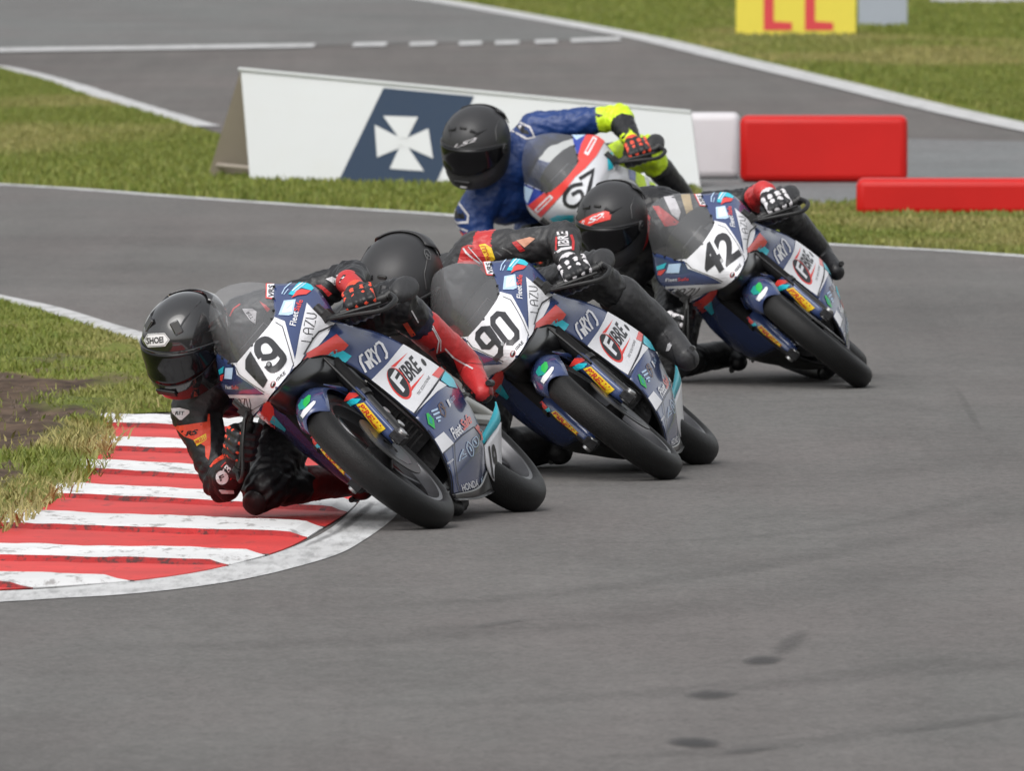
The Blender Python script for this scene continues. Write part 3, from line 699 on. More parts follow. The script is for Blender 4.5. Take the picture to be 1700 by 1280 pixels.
def tyre_profile(R, hw, rin, n=22):
    P = []
    for k in range(n + 1):
        a = math.pi * k / n; P.append((hw * math.cos(a) ** 1 if True else 0, 0)); 
    out = []
    for k in range(n + 1):
        a = -math.pi / 2 + math.pi * k / n
        y = hw * math.copysign(abs(math.sin(a)) ** .86, math.sin(a)); out.append((y, R - hw * .98 + hw * .98 * math.cos(a) ** .95 if abs(math.cos(a)) > 1e-6 else R - hw * .98))
    a0, a1 = out[0], out[-1]
    return [(-hw * .72, rin), (-hw * .93, (rin + a0[1]) / 2)] + out + [(hw * .93, (rin + a1[1]) / 2), (hw * .72, rin)]
def wheel(name, root, x, R, hw, rin, discs):
    gg = Geo(); c = (x, 0, R); w = hw * .72
    prof = [(-w, rin + .004), (-w - .004, rin + .002), (-w - .003, rin - .008), (-w + .014, rin - .016), (-w * .3, rin - .026), (w * .3, rin - .026), (w - .014, rin - .016), (w + .003, rin - .008), (w + .004, rin + .002), (w, rin + .004)]
    gg.lathe(prof, RIM, c, seg=72); o = gg.build(name, root); solid(o, .004, 0)
    gg = Geo(); gg.lathe(tyre_profile(R, hw, rin), RUBBER, c, seg=96); gg.build('tyre', o)
    gg = Geo(); gg.lathe([(-.055, .012), (-.055, .028), (-.03, .034), (-.015, .05), (.015, .05), (.03, .034), (.055, .028), (.055, .012)], RIM, c, seg=28); gg.build('hub', o)
    for k in range(5):
        gg = Geo(); a = 2 * math.pi * k / 5 + .3
        for s_ in (-1, 1):
            a1, a2 = a, a + s_ * .26
            P = [(x + math.cos(a1) * .04, 0, R + math.sin(a1) * .04), (x + math.cos((a1 + a2) / 2) * .11, 0, R + math.sin((a1 + a2) / 2) * .11), (x + math.cos(a2) * (rin - .02), 0, R + math.sin(a2) * (rin - .02))]
            gg.tube(P, [.013, .009, .011], RIM, 8)
        gg.build('spoke', o)
    for ys_, rr in discs:
        gg = Geo(); gg.lathe([(ys_ - .002, rr * .68), (ys_ + .002, rr * .68), (ys_ + .002, rr), (ys_ - .002, rr)], DISC, c, seg=56, close=True)
        gg.lathe([(ys_ - .003, .03), (ys_ + .003, .03), (ys_ + .003, rr * .7), (ys_ - .003, rr * .7)], RIM, c, seg=10, close=True); gg.build('brake_disc', o)
    return o

NOSE = [
 [(.80, 0, .640), (.775, 0, .70), (.71, 0, .765), (.625, 0, .812)],
 [(.772, .038, .645), (.75, .045, .703), (.675, .05, .765), (.60, .05, .816)],
 [(.70, .073, .655), (.69, .088, .71), (.635, .094, .768), (.57, .088, .823)],
 [(.60, .10, .668), (.60, .128, .715), (.555, .135, .785), (.51, .103, .845)],
 [(.50, .145, .685), (.50, .168, .735), (.46, .172, .81), (.44, .122, .888)],
 [(.40, .20, .70), (.36, .214, .77), (.335, .212, .85), (.36, .143, .93)]]
SIDE = [
 [(.415, .186, .722), (.545, .136, .706), (.69, .068, .668)],
 [(.30, .206, .655), (.42, .172, .655), (.52, .112, .645)],
 [(.21, .216, .62), (.32, .182, .60), (.42, .118, .605)],
 [(.14, .231, .545), (.24, .197, .53), (.335, .120, .505)],
 [(.0, .232, .40), (.15, .202, .37), (.295, .120, .335)],
 [(-.10, .194, .317), (.08, .168, .278), (.27, .098, .235)],
 [(-.20, .133, .231), (.0, .116, .186), (.25, .055, .15)],
 [(-.285, .036, .150), (-.04, .024, .100), (.24, .008, .102)],
 [(-.30, .000, .100), (-.05, .000, .084), (.23, .0, .094)]]

def build_bike(name, livery):
    """livery: dict of materials for nose, side, guard, tail, belly"""
    root = empty(name)
    L_ = livery
    # running gear
    wheel('front_wheel', root, FX, RF_, .0475, .222, [(.058, .122)])
    wheel('rear_wheel', root, RX, RR_, .058, .222, [(-.06, .095)])
    fd = Vector((-.39, 0, .92)).normalized()
    ax = Vector((FX, 0, RF_))
    for s_ in (-1, 1):
        gg = Geo(); b0 = ax + Vector((-.035, s_ * .098, .0)); gg.tube([b0 - fd * .02, b0 + fd * .20], .021, PLAST, 14); gg.tube([b0 + fd * .20, b0 + fd * .36], .0255, MATTE, 14)
        gg.tube([b0 + fd * .185, b0 + fd * .205], .030, PLAST, 14)
        o = gg.build('fork_leg', root)
        gg = Geo(); gg.box(b0 + Vector((.022, 0, 0)), (.07, .030, .045), ENGINE); gg.tube([b0 + Vector((.035, -s_ * .02, 0)), b0 + Vector((.035, s_ * .026, 0))], .016, STEEL, 12)
        gg.tube([b0 + Vector((-.01, 0, .02)), b0 + Vector((-.015, 0, .07))], .013, ENGINE, 8); bevel(gg.build('axle_clamp', o), .003)
    gg = Geo(); cpos = ax + Vector((-.15, .075, .075)); gg.box(cpos, (.05, .05, .10), PLAST, Matrix.Rotation(-.5, 3, 'Y'))
    gg.tube([cpos + Vector((.0, .028, -.03)), cpos + Vector((0, .034, -.03))], .015, STEEL, 12); gg.tube([cpos + Vector((.0, .028, .03)), cpos + Vector((0, .034, .03))], .015, STEEL, 12)
    gg.tube([cpos + Vector((.02, -.01, .05)), cpos + Vector((.10, .03, .09)), cpos + Vector((.05, .03, .30))], .005, PLAST, 6); bevel(gg.build('brake_caliper', root), .006)
    # front mudguard with fork shields
    gg = Geo(); P = []
    for a in np.linspace(math.radians(44), math.radians(-62), 22):
        R = .306 + .004 * math.cos(a * 2); hw_ = .060 + .006 * math.cos(a) - .018 * max(0, (math.degrees(a) - 25) / 20) ** 2
        P.append([(FX + (R - .052 * (abs(v) ** 2.2)) * math.sin(a), v * hw_, RF_ + (R - .052 * (abs(v) ** 2.2)) * math.cos(a)) for v in np.linspace(-1, 1, 13)])
    gg.grid(P, L_['guard']); o = gg.build('front_mudguard', root); solid(o, .003, ref=(FX, None, RF_))
    guard = o; shields = []
    for s_ in (-1, 1):
        gg = Geo(); P = []
        b0 = ax + Vector((-.035, s_ * .098, 0))
        for t, w0, w1, fx in ((.222, .040, .008, .036), (.196, .036, .011, .043), (.16, .032, .010, .045), (.11, .030, .008, .044), (-.012, .028, .006, .037)):
            q = b0 + fd * t
            P.append([(q.x + fx - .018 * (abs(v) ** 3.5), q.y + s_ * (-w0 if v < 0 else w1) * abs(v) * 1.25, q.z + .012) for v in np.linspace(-1, 1, 9)])
        gg.grid(grid_patch(P, 3, 1), L_['guard']); o2 = gg.build('fork_shield', root); solid(o2, .003, ref=(0, None, None)); shields.append(o2)
        gg = Geo(); q = b0 + fd * .25; gg.grid([[(FX - .02, s_ * .058, RF_ + .285), (q.x + .035, q.y - s_ * .02, q.z + .015)], [(FX - .10, s_ * .058, RF_ + .265), (q.x - .02, q.y - s_ * .02, q.z - .02)]], L_['guard']); solid(gg.build('guard_bracket', guard, smooth=False), .003, 0)
    # nose, sides, belly
    full = [[(p[0], -p[1], p[2]) for p in c] for c in NOSE[:0:-1]] + NOSE
    gg = Geo(); nose_P = grid_patch(full, 7, 7); gg.grid(nose_P, L_['nose']); nose = gg.build('nose_fairing', root); solid(nose, .004, ref=(.35, 0, .74))
    sides = []
    for s_ in (1, -1):
        P = grid_patch([[(p[0], p[1] * s_, p[2]) for p in r_] for r_ in SIDE], 8, 9)
        # slight fold where the upper and lower panels meet
        gg = Geo(); gg.grid(P[:33], L_['side'], flip=s_ < 0); o = gg.build('side_fairing', root); solid(o, .004, ref=(None, 0, None)); sides.append(o)
        gg = Geo(); gg.grid(P[32:57], L_['belly'] if s_ > 0 else CARBON, flip=s_ < 0); gg.grid(P[56:], CARBON, flip=s_ < 0); o2 = gg.build('belly_fairing', root); solid(o2, .004, ref=(None, 0, None)); sides.append(o2)
        # rolled black lip along the wheel opening
        gg = Geo(); edge_ = P[:, -1]; gg.tube([Vector(p) + Vector((-.006, -s_ * .004, 0)) for p in edge_[::3]], .0065, MATTE, 8); gg.build('opening_lip', o)
    gg = Geo(); P = [[(r_[j][0], r_[j][1] * v, r_[j][2] - .012 * (1 - abs(v))) for v in (-1, -.5, 0, .5, 1)] for r_ in (SIDE[8],) for j in (0, 1, 2)]; gg.grid(grid_patch(P, 6, 2), CARBON); solid(gg.build('belly_pan', root), .004, 0)
    # dark liner behind the wheel opening and under the nose
    gg = Geo(); low = [(.795, 0, .636), (.765, .036, .641), (.695, .070, .651), (.60, .094, .662), (.52, .108, .642), (.43, .112, .603)]
    full_low = [(p[0], -p[1], p[2]) for p in low[:0:-1]] + low
    P = [full_low, [(p[0] - .07, p[1] * 1.0, p[2] - .035 + .0 * abs(p[1])) for p in full_low], [(p[0] * .55 + .14, p[1] * 1.02, p[2] * .6 + .20) for p in full_low], [(.33, p[1] * .9, .50) for p in full_low]]
    gg.grid(grid_patch(P, 6, 3), CARBON); solid(gg.build('inner_cowl', root), .003, 0)
    gg = Geo(); gg.box((.235, 0, .40), (.035, .19, .26), ENGINE, Matrix.Rotation(.12, 3, 'Y'))
    for k in range(12): gg.box((.256 - .0025 * (k - 6), 0, .29 + .02 * k), (.004, .18, .006), PLAST)
    gg.build('radiator', root, smooth=False)
    gg = Geo(); gg.loft([(.20, 0, .30, .09, .10, 3), (.10, 0, .33, .115, .16, 3), (-.10, 0, .36, .12, .17, 3), (-.28, 0, .38, .10, .13, 3)], ENGINE); gg.tube([(-.02, -.10, .32), (-.02, -.155, .32)], .075, ENGINE, 20); gg.tube([(-.12, .10, .34), (-.12, .14, .34)], .06, ENGINE, 20)
    gg.tube([(.17, .0, .30), (.20, -.03, .20), (.10, -.06, .125), (-.15, -.09, .12)], .024, ENGINE, 10); gg.build('engine', root)
    for s_ in (-1, 1):
        gg = Geo(); gg.tube([(.36, s_ * .055, .74), (.20, s_ * .105, .66), (-.05, s_ * .115, .55), (-.27, s_ * .09, .42), (-.33, s_ * .08, .33)], [.028, .034, .034, .036, .03], ALU, 10); gg.build('frame_beam', root)
        gg = Geo(); gg.tube([(-.30, s_ * .085, .37), (-.42, s_ * .105, .40), (-.56, s_ * .105, .33), (-.64, s_ * .10, .30)], [.034, .032, .026, .022], ALU, 10); gg.tube([(-.33, s_ * .09, .33), (-.60, s_ * .105, .285)], .018, ALU, 8); gg.build('swingarm', root)
        gg = Geo(); gg.box((-.33, s_ * .135, .40), (.05, .02, .11), PLAST); gg.tube([(-.30, s_ * .135, .36), (-.30, s_ * .235, .365)], .011, STEEL, 10); gg.tube([(-.30, s_ * .14, .36), (-.22, s_ * .19, .34), (-.14, s_ * .20, .345)], .006, STEEL, 6); gg.build('foot_peg', root)
        # clip on bar, lever and lever guard
        h0, h1 = Vector((.42, s_ * .10, .765)), Vector((.375, s_ * .352, .635))
        gg = Geo(); gg.tube([h0, h1], .011, PLAST, 12); o = gg.build('handlebar', root)
        gg = Geo(); gg.tube([h0.lerp(h1, .48), h1], .017, PLAST, 14); gg.tube([h1, h1 + Vector((-.004, s_ * .016, -.004))], .020, PLAST, 14); gg.build('grip', o)
        gg = Geo(); gg.box(h0.lerp(h1, .36) + Vector((.03, 0, .01)), (.05, .045, .03), PLAST); gg.tube([h0.lerp(h1, .36) + Vector((.05, 0, .0)), Vector((.475, s_ * .22, .70)), Vector((.445, s_ * .34, .625))], [.008, .008, .006], PLAST, 8)
        gg.tube([h0.lerp(h1, .36) + Vector((.04, 0, .02)), h0.lerp(h1, .36) + Vector((.04, 0, .055))], .017, CARBON, 12); bevel(gg.build('brake_lever' if s_ < 0 else 'clutch_lever', o), .003)
        gg = Geo(); gp = catmull([h1 + Vector((0, s_ * .012, 0)), (.43, s_ * .372, .600), (.49, s_ * .335, .600), (.505, s_ * .27, .652), (.49, s_ * .205, .705)], 5); gg.tube(gp, [(.0105 if s_ > 0 else .0085) - .005 * k / len(gp) for k in range(len(gp))], PLAST, 8); gg.build('lever_guard', o)
    gg = Geo(); gg.loft([(.44, 0, .80, .07, .03, 3), (.40, 0, .79, .10, .05, 3), (.30, 0, .78, .11, .06, 3)], PLAST); gg.box((.475, 0, .825), (.015, .11, .065), GREYP, Matrix.Rotation(.4, 3, 'Y')); gg.build('dashboard', root)
    gg = Geo(); gg.loft([(.32, 0, .80, .08, .05, 2.5), (.22, 0, .83, .125, .085, 2.6), (.05, 0, .83, .135, .095, 2.6), (-.12, 0, .78, .11, .08, 2.5), (-.22, 0, .74, .08, .04, 2.5)], MATTE); gg.build('tank', root)
    gg = Geo(); gg.loft([(-.15, 0, .70, .08, .03, 3), (-.30, 0, .71, .12, .028, 3), (-.50, 0, .74, .12, .028, 3), (-.56, 0, .76, .10, .03, 3)], PLAST); gg.build('seat', root)
    gg = Geo(); gg.loft([(-.20, 0, .66, .09, .05, 3), (-.40, 0, .69, .125, .05, 3), (-.55, 0, .77, .12, .06, 2.6), (-.72, 0, .84, .10, .05, 2.4), (-.90, 0, .89, .055, .02, 2.2)], L_['tail']); gg.build('tail_fairing', root)
    gg = Geo(); gg.tube([(-.15, -.09, .13), (-.35, -.11, .16), (-.60, -.15, .26)], [.026, .034, .036], ENGINE, 12); gg.build('exhaust', root)
    # lower rear number panels and the coloured fins above them
    plates = []
    for s_ in (1, -1):
        gg = Geo()
        P = [[(-.285, s_ * .092, .203), (-.29, s_ * .048, .158), (-.34, s_ * .022, .130), (-.40, s_ * .003, .112)], [(-.44, s_ * .152, .236), (-.45, s_ * .095, .188), (-.455, s_ * .050, .148), (-.46, s_ * .010, .112)]]
        gg.grid(grid_patch(P, 4, 4), L_['plate'], flip=s_ > 0); o = gg.build('lower_number_panel', root); solid(o, .003, ref=(None, 0, None)); plates.append(o)
        gg = Geo(); gg.grid(grid_patch([[(-.27, s_ * .095, .208), (-.28, s_ * .112, .232)], [(-.34, s_ * .117, .220), (-.35, s_ * .145, .252)], [(-.42, s_ * .150, .236), (-.42, s_ * .176, .278)], [(-.45, s_ * .168, .262), (-.44, s_ * .188, .292)]], 3, 2), L_['fin']); o = gg.build('rear_fin', root); solid(o, .004, 0)
    # windscreen
    e = [(.578, .086, .822), (.52, .103, .845), (.44, .122, .889), (.36, .143, .931)]; c = [(.628, 0, .813), (.56, 0, .905), (.475, 0, .985), (.385, 0, 1.05)]; m1 = [(.608, .05, .817), (.548, .062, .882), (.463, .072, .955), (.375, .082, 1.008)]
    cols = [[(p[0], -p[1], p[2]) for p in e], [(p[0], -p[1], p[2]) for p in m1], c, m1, e]
    gg = Geo(); gg.grid(grid_patch(cols, 7, 7) - np.array([.005, 0, .003]), SCREEN); scr = gg.build('windscreen', root)
    for s_ in (-1, 1):
        for t in np.linspace(.12, .92, 4):
            k = t * 3; i = int(k); f = k - i; p = Vector(e[i]).lerp(Vector(e[min(i + 1, 3)]), f); p.y *= s_; n_ = Vector((.5, s_ * .75, .35)).normalized(); gg = Geo(); gg.tube([p, p + n_ * .005], .0042, PLAST, 8); gg.build('screw', scr)
    return dict(root=root, nose=nose, sides=sides, guard=guard, shields=shields, plates=plates, screen=scr)

SCREEN = bpy.data.materials.new('windscreen_sky_sheen'); SCREEN.use_nodes = True
n, l = SCREEN.node_tree.nodes, SCREEN.node_tree.links; n.clear()
tr = n.new('ShaderNodeBsdfTransparent'); tr.inputs[0].default_value = (.88, .88, .89, 1); gl = n.new('ShaderNodeBsdfGlossy'); gl.inputs['Roughness'].default_value = .03
df = n.new('ShaderNodeBsdfDiffuse'); df.inputs[0].default_value = (.62, .63, .65, 1)  # pale grey mixed into the clear screen, standing in for reflected sky
fr = n.new('ShaderNodeFresnel'); fr.inputs[0].default_value = 1.5; m1_ = n.new('ShaderNodeMixShader'); m2_ = n.new('ShaderNodeMixShader'); out = n.new('ShaderNodeOutputMaterial')
m1_.inputs[0].default_value = .13; l.new(tr.outputs[0], m1_.inputs[1]); l.new(df.outputs[0], m1_.inputs[2]); l.new(fr.outputs[0], m2_.inputs[0]); l.new(m1_.outputs[0], m2_.inputs[1]); l.new(gl.outputs[0], m2_.inputs[2]); l.new(m2_.outputs[0], out.inputs[0])

team = dict(nose=NAVY, side=NAVY, belly=NAVY, guard=NAVY, tail=NAVY, plate=WHITE, fin=CYAN)
B19 = build_bike('racing_motorcycle', team)
B19['root'].matrix_world = POSE19
tag(B19['root'], 'navy and white racing motorcycle number 19 leading past the kerb', 'motorcycle', 'racing motorcycles chasing each other through the corner')

def tr_(ox, oy, k):                                    # enlarged crop of the photo to photo pixels
    return lambda x, y: (ox + x / k, oy + y / k)
def TP(f, pts): return [f(x, y) for x, y in pts]
LAZU = [[(0, 1), (0, 0), (.17, 0)], [(.27, 0), (.27, .65), (.32, .93), (.40, .98), (.46, .85), (.47, .6), (.47, 0)], [(.27, .42), (.47, .55)], [(.54, 1), (.74, 1), (.54, 0), (.76, 0)], [(.82, 1), (.82, .25), (.87, .03), (.95, .03), (1, .25), (1, 1)]]
GRYD = [[(.0, 0), (.0, .72), (.07, .98), (.2, 1)], [(.12, .5), (.21, .5), (.21, 0)], [(.32, 0), (.32, 1), (.44, 1), (.49, .8), (.43, .55), (.32, .55)], [(.39, .55), (.52, 0)], [(.54, 1), (.64, .5), (.75, 1)], [(.64, .5), (.64, 0)], [(.78, 1), (.93, 1), (1, .8), (1, .2), (.93, 0), (.86, .02)]]
def fibre_logo(P, f, o, e1, e2, w):                    # small round F and IBRE
    pass
def nose_print(B, pose, number):
    """print on the nose; the machines share the traced shapes"""
    P = Print([B['nose']], POSE19, 6.0); a = tr_(360, 450, 6.4); b_ = tr_(270, 640, 5.566)
    P.poly([(390, 602), (424, 561), (447, 540), (456, 527), (473, 534), (489, 598), (480, 619), (468, 635), (456, 652), (440, 654), (394, 622)], WHITE)
    P.poly([(489, 597), (498, 551), (509, 503), (518, 513), (534, 529), (556, 537), (546, 546), (528, 561), (512, 578), (505, 588), (497, 604), (485, 613)], WHITE)
    P.poly([(379, 655), (433, 655), (456, 652), (441, 668), (425, 685), (411, 702), (398, 686)], WHITE)
    P.stroke([(457.6, 536), (469, 543), (479, 578), (487, 609)], 1.3, BLACKP, 1); P.stroke([(392, 609), (398, 622), (418, 637), (440, 651)], 1.3, BLACKP, 1)
    P.stroke([(503, 589), (508, 580), (518, 563), (528, 551), (552, 541)], 2.6, GREYP, 2)
    P.stroke([(440, 667), (407, 687), (411, 699)], 1.2, BLACKP, 2)
    P.glyphs(LAZU, a(998, 755), a(1058, 462), a(890, 745), 1.5, GREYP); P.glyphs(LAZU, b_(668, 212), b_(822, 208), b_(650, 120), 1.5, GREYP)
    P.text('Fleet', a(834, 590), a(868, 440), a(770, 578), WHITE, 1, .012); P.text('Safe', a(868, 436), a(916, 318), a(812, 425), RED, 1, .012)
    P.text('Fleet', b_(590, 32), b_(645, 32), b_(583, -5), WHITE, 1, .012); P.text('Safe', b_(648, 32), b_(708, 30), b_(642, -3), RED, 1, .012)
    P.poly(TP(a, [(712, 318), (838, 303), (808, 460), (765, 476), (655, 470)]), PALE); P.poly(TP(a, [(735, 335), (815, 325), (795, 440), (690, 450)]), WHITE, 1); P.stroke(TP(a, [(740, 410), (800, 350)]), 1.2, PALE, 2)
    P.poly(TP(a, [(96, 1030), (178, 1026), (165, 1150), (85, 1142)]), PALE)
    P.poly(TP(a, [(760, 250), (895, 88), (955, 95), (1028, 185), (1003, 212), (900, 180), (850, 215), (815, 262)]), CYAN); P.poly(TP(a, [(790, 292), (850, 215), (900, 195), (1000, 215), (950, 252), (860, 262)]), RED, 1)
    P.stroke(TP(a, [(800, 215), (925, 110)]), 2.0, WHITE, 1); P.stroke(TP(a, [(825, 225), (945, 130)]), 1.6, PALE, 1)
    P.stroke(TP(a, [(690, 250), (720, 190), (795, 120)]), 1.6, PALE, 1); P.stroke(TP(a, [(712, 255), (760, 195)]), 1.2, PALE, 1)
    P.poly(TP(a, [(22, 1050), (80, 1010), (70, 1080), (30, 1100)]), CYAN); P.poly(TP(a, [(40, 1110), (82, 1095), (60, 1170), (40, 1160)]), RED)
    S = Print([B['sides'][0], B['sides'][2]], POSE19, 6.0)
    # side colours next to the nose
    S.poly([(552, 538), (548, 546), (544, 555), (527, 575), (507, 587), (500, 585), (515, 560), (532, 546)], WHITE)
    S.poly([(494, 606), (506, 587), (530, 574), (558, 555), (578, 573), (571, 581), (560, 576), (533, 596), (520, 600), (500, 612)], RED); S.poly([(532, 597), (560, 576.5), (583, 591), (569, 607), (550, 601)], CYAN)
    S.poly(TP(b_, [(935, 165), (1015, 110), (1030, 250), (1042, 398), (882, 348)]), RED); S.poly(TP(b_, [(1022, 268), (1140, 402), (1130, 425), (990, 335)]), CYAN)
    # small round logo under the number
    P.ell(*a(602, 1205), 4.2, 6.0, 20, LRED, 1); P.ell(*a(603, 1203), 3.4, 5.0, 20, BLACKP, 2); P.text('F', a(592, 1222), a(618, 1205), a(592, 1185), WHITE, 3, .02); P.text('IBRE', a(640, 1180), a(735, 1095), a(622, 1150), BLACKP, 1, .02, .1)
    P.ell(*a(375, 792), 2.4, 2.6, 0, BLACKP, 1)
    P.build('livery_print', B['nose']); S.build('livery_stripes', B['sides'][0])
def number19(B):
    P = Print([B['nose']], POSE19, 6.0); a = tr_(360, 450, 6.4)
    P.poly(TP(a, [(313, 945), (365, 857), (548, 1160), (500, 1242), (388, 1045), (334, 1072), (312, 1045)]), GREYP, 2)
    P.stroke(TP(a, [(476, 925), (440, 860), (448, 775), (520, 735), (585, 770), (630, 845), (600, 908), (535, 925), (476, 925)]), 11.0, GREYP, 2, 3)
    P.stroke(TP(a, [(585, 770), (650, 850), (700, 925), (690, 975), (640, 1035), (585, 1052), (535, 1005)]), 11.0, GREYP, 3, 3)
    P.ell(*a(560, 1005), 4.6, 5.2, 0, BLACKP, 4); P.ell(*a(558, 1002), 2.6, 3.0, 0, STEEL, 5)
    return P.build('race_number', B['nose'])
def side_print(B):
    b_ = tr_(560, 560, 5.333); c_ = tr_(480, 560, 3.764); P = Print(B['sides'][:2], POSE19, 7.0)
    Q = Print(B['sides'][:2], POSE19, 7.0)      # plain colour fields: also used on the far side, mirrored
    Q.poly(TP(b_, [(590, 50), (720, 105), (850, 185), (960, 285), (870, 402), (760, 560), (680, 676), (500, 552), (280, 398), (430, 245)]), WHITE)
    Q.poly(TP(b_, [(832, 338), (905, 255), (958, 290), (893, 367)]), RED, 1)
    Q.stroke(TP(b_, [(955, 285), (880, 400), (800, 510), (676, 680)]), 2.2, GREYP, 2)
    Q.poly(TP(b_, [(900, 388), (965, 425), (880, 482), (780, 580), (700, 660), (690, 668), (820, 510)]), WHITE)
    Q.poly(TP(b_, [(950, 298), (1010, 350), (1062, 455), (985, 437), (912, 380)]), CYAN, 1)
    Q.poly(TP(b_, [(843, 915), (937, 838), (1028, 940), (880, 1067)]), WHITE)
    Q.poly(TP(b_, [(1212, 797), (1262, 762), (1330, 890), (1298, 912)]), RED)
    Q.stroke(TP(b_, [(1215, 790), (1100, 872), (1030, 942), (875, 1082)]), 1.3, BLACKP, 2); Q.stroke(TP(b_, [(1030, 942), (1036, 1100), (1060, 1290), (1090, 1400)]), 1.1, BLACKP, 2)
    P.glyphs(GRYD, b_(250, 312), b_(447, 172), b_(180, 178), 4.0, WHITE)
    P.ell(*b_(545, 412), 161 / 5.333, 80 / 5.333, 57, RED, 1, 28); P.ell(*b_(537, 404), 149 / 5.333, 66 / 5.333, 57, GREYP, 2, 28)
    P.text('F', b_(578, 494), b_(622, 420), b_(462, 362), WHITE, 3, .03, 0, True); P.text('IBRE', b_(632, 412), b_(752, 288), b_(532, 285), GREYP, 1, .03, .1, True)
    P.poly(TP(b_, [(468, 264), (620, 138), (508, 266)]), RED, 1); P.poly(TP(b_, [(650, 486), (770, 317), (652, 442)]), RED, 1)
    P.text('TEC SOLUTIONS', b_(716, 520), b_(820, 362), b_(700, 500), GREYP, 1)
    P.ell(*b_(760, 225), 7.2, 2.8, 55, BLACKP, 1)
    P.poly(TP(b_, [(783, 678), (800, 672), (850, 730), (860, 815), (800, 770)]), GREENP, 1); P.poly(TP(b_, [(805, 705), (830, 720), (838, 775), (812, 760)]), TEALP, 2)
    for q in ([(828, 660), (885, 635)], [(845, 690), (900, 665)], [(868, 722), (912, 705)], [(885, 745), (908, 738)]): P.stroke(TP(b_, q), 3.0, PALE, 1)
    BR = mat('logo_bronze', (.16, .09, .06), .5); P.stroke(TP(b_, [(915, 575), (893, 600), (915, 680), (950, 705), (955, 665), (930, 600), (915, 575)]), 1.4, BR, 1); P.stroke(TP(b_, [(912, 610), (935, 635), (960, 620)]), 1.4, BR, 1)
    P.poly(TP(b_, [(960, 560), (975, 548), (1000, 600), (992, 622)]), WHITE, 1); P.text('ACTEO', b_(1000, 592), b_(1040, 545), b_(985, 560), PALE, 1)
    P.text('Fleet', b_(1040, 912), b_(1112, 838), b_(992, 815), WHITE, 1, .02); P.text('Safe', b_(1116, 832), b_(1190, 755), b_(1080, 740), RED, 1, .02)
    P.poly(TP(b_, [(914, 1126), (945, 1110), (978, 1168), (940, 1198)]), WHITE, 1); P.text('simpson', b_(965, 1145), b_(1030, 1095), b_(950, 1120), WHITE, 1, .01)
    P.stroke(TP(b_, [(1195, 905), (1225, 880), (1245, 920), (1235, 965), (1205, 970), (1192, 935), (1195, 905)]), 1.1, PALE, 1, 2); P.stroke(TP(b_, [(1205, 915), (1228, 945)]), 2.6, PALE, 1)
    P.stroke(TP(b_, [(1150, 925), (1140, 980), (1180, 1055), (1200, 1030), (1190, 970), (1150, 925)]), 1.2, PALE, 1, 2); P.stroke(TP(b_, [(1165, 970), (1182, 1010)]), 2.2, PALE, 1)
    P.stroke(TP(b_, [(1075, 1100), (1085, 1050), (1110, 990), (1105, 1040), (1135, 1035)]), 1.5, PALE, 1); P.stroke(TP(b_, [(1095, 1080), (1140, 1050)]), 1.1, PALE, 1)
    P.text('HONDA', c_(1082, 966), c_(1186, 930), c_(1070, 922), WHITE, 1, .02, 0); P.stroke(TP(c_, [(1200, 932), (1196, 885), (1236, 868), (1238, 915), (1200, 932)]), .8, PALE, 1); P.text('RG', c_(1204, 926), c_(1234, 912), c_(1202, 893), PALE, 1)
    P.build('livery_print', B['sides'][0]); o = Q.build('colour_panels', B['sides'][0])
    if o:
        me = o.data.copy(); me.transform(Matrix.Scale(-1, 4, (0, 1, 0))); me.flip_normals(); None
    pl = tr_(740, 640, 5.567); R_ = Print([B['plates'][0]], POSE19, 6.0)
    R_.text('19', pl(430, 878), pl(492, 850), pl(388, 560), BLACKP, 1, .03, 0, True); return R_.build('race_number', B['plates'][0])
def guard_print(B):
    g_ = tr_(480, 620, 4.57)
    P = Print([B['guard']], POSE19, 5.0)
    P.poly(TP(g_, [(165, 172), (150, 168), (118, 195), (105, 235), (128, 262), (160, 215)]), GREENP, 1); P.poly(TP(g_, [(100, 200), (72, 245), (82, 280), (125, 270), (128, 262), (106, 236), (115, 200)]), TEALP, 1)
    P.poly(TP(g_, [(92, 320), (110, 282), (185, 213), (202, 216), (196, 236), (110, 342)]), WHITE, 1); P.build('sponsor_print', B['guard'])
    P = Print([B['shields'][1]], POSE19, 5.0)
    P.poly(TP(g_, [(405, 198), (450, 146), (535, 150), (545, 165), (500, 186), (430, 212)]), RED, 1); P.poly(TP(g_, [(440, 218), (480, 190), (550, 194), (522, 226), (470, 247)]), CYAN, 1)
    P.poly(TP(g_, [(513, 236), (570, 222), (735, 420), (683, 457)]), YELLOW, 1); P.text('PIRELLI', g_(528, 252), g_(668, 418), g_(564, 234), LRED, 2, .03); P.build('tyre_brand_sticker', B['shields'][1])
    P = Print([B['shields'][0]], POSE19, 5.0)
    P.poly(TP(g_, [(240, 575), (275, 562), (432, 756), (408, 782)]), YELLOW, 1); P.text('PIRELLI', g_(250, 582), g_(404, 768), g_(274, 572), LRED, 2, .03)
    P.poly(TP(g_, [(155, 480), (182, 476), (216, 530), (200, 548)]), RED, 1); P.poly(TP(g_, [(198, 545), (226, 532), (238, 562), (215, 566)]), CYAN, 1); P.build('tyre_brand_sticker', B['shields'][0])
    P = Print([B['screen']], POSE19, 6.0, oriented=False); a = tr_(360, 450, 6.4)
    P.poly(TP(a, [(520, 135), (615, 135), (606, 302), (518, 292)]), RED, 0); P.poly(TP(a, [(532, 142), (612, 140), (602, 292), (528, 282)]), WHITE, 1); P.text('VRS', a(604, 285), a(606, 160), a(545, 280), GREYP, 2, .03, .1); P.build('screen_sticker', B['screen'])
nose_print(B19, POSE19, '19'); side_print(B19); guard_print(B19)
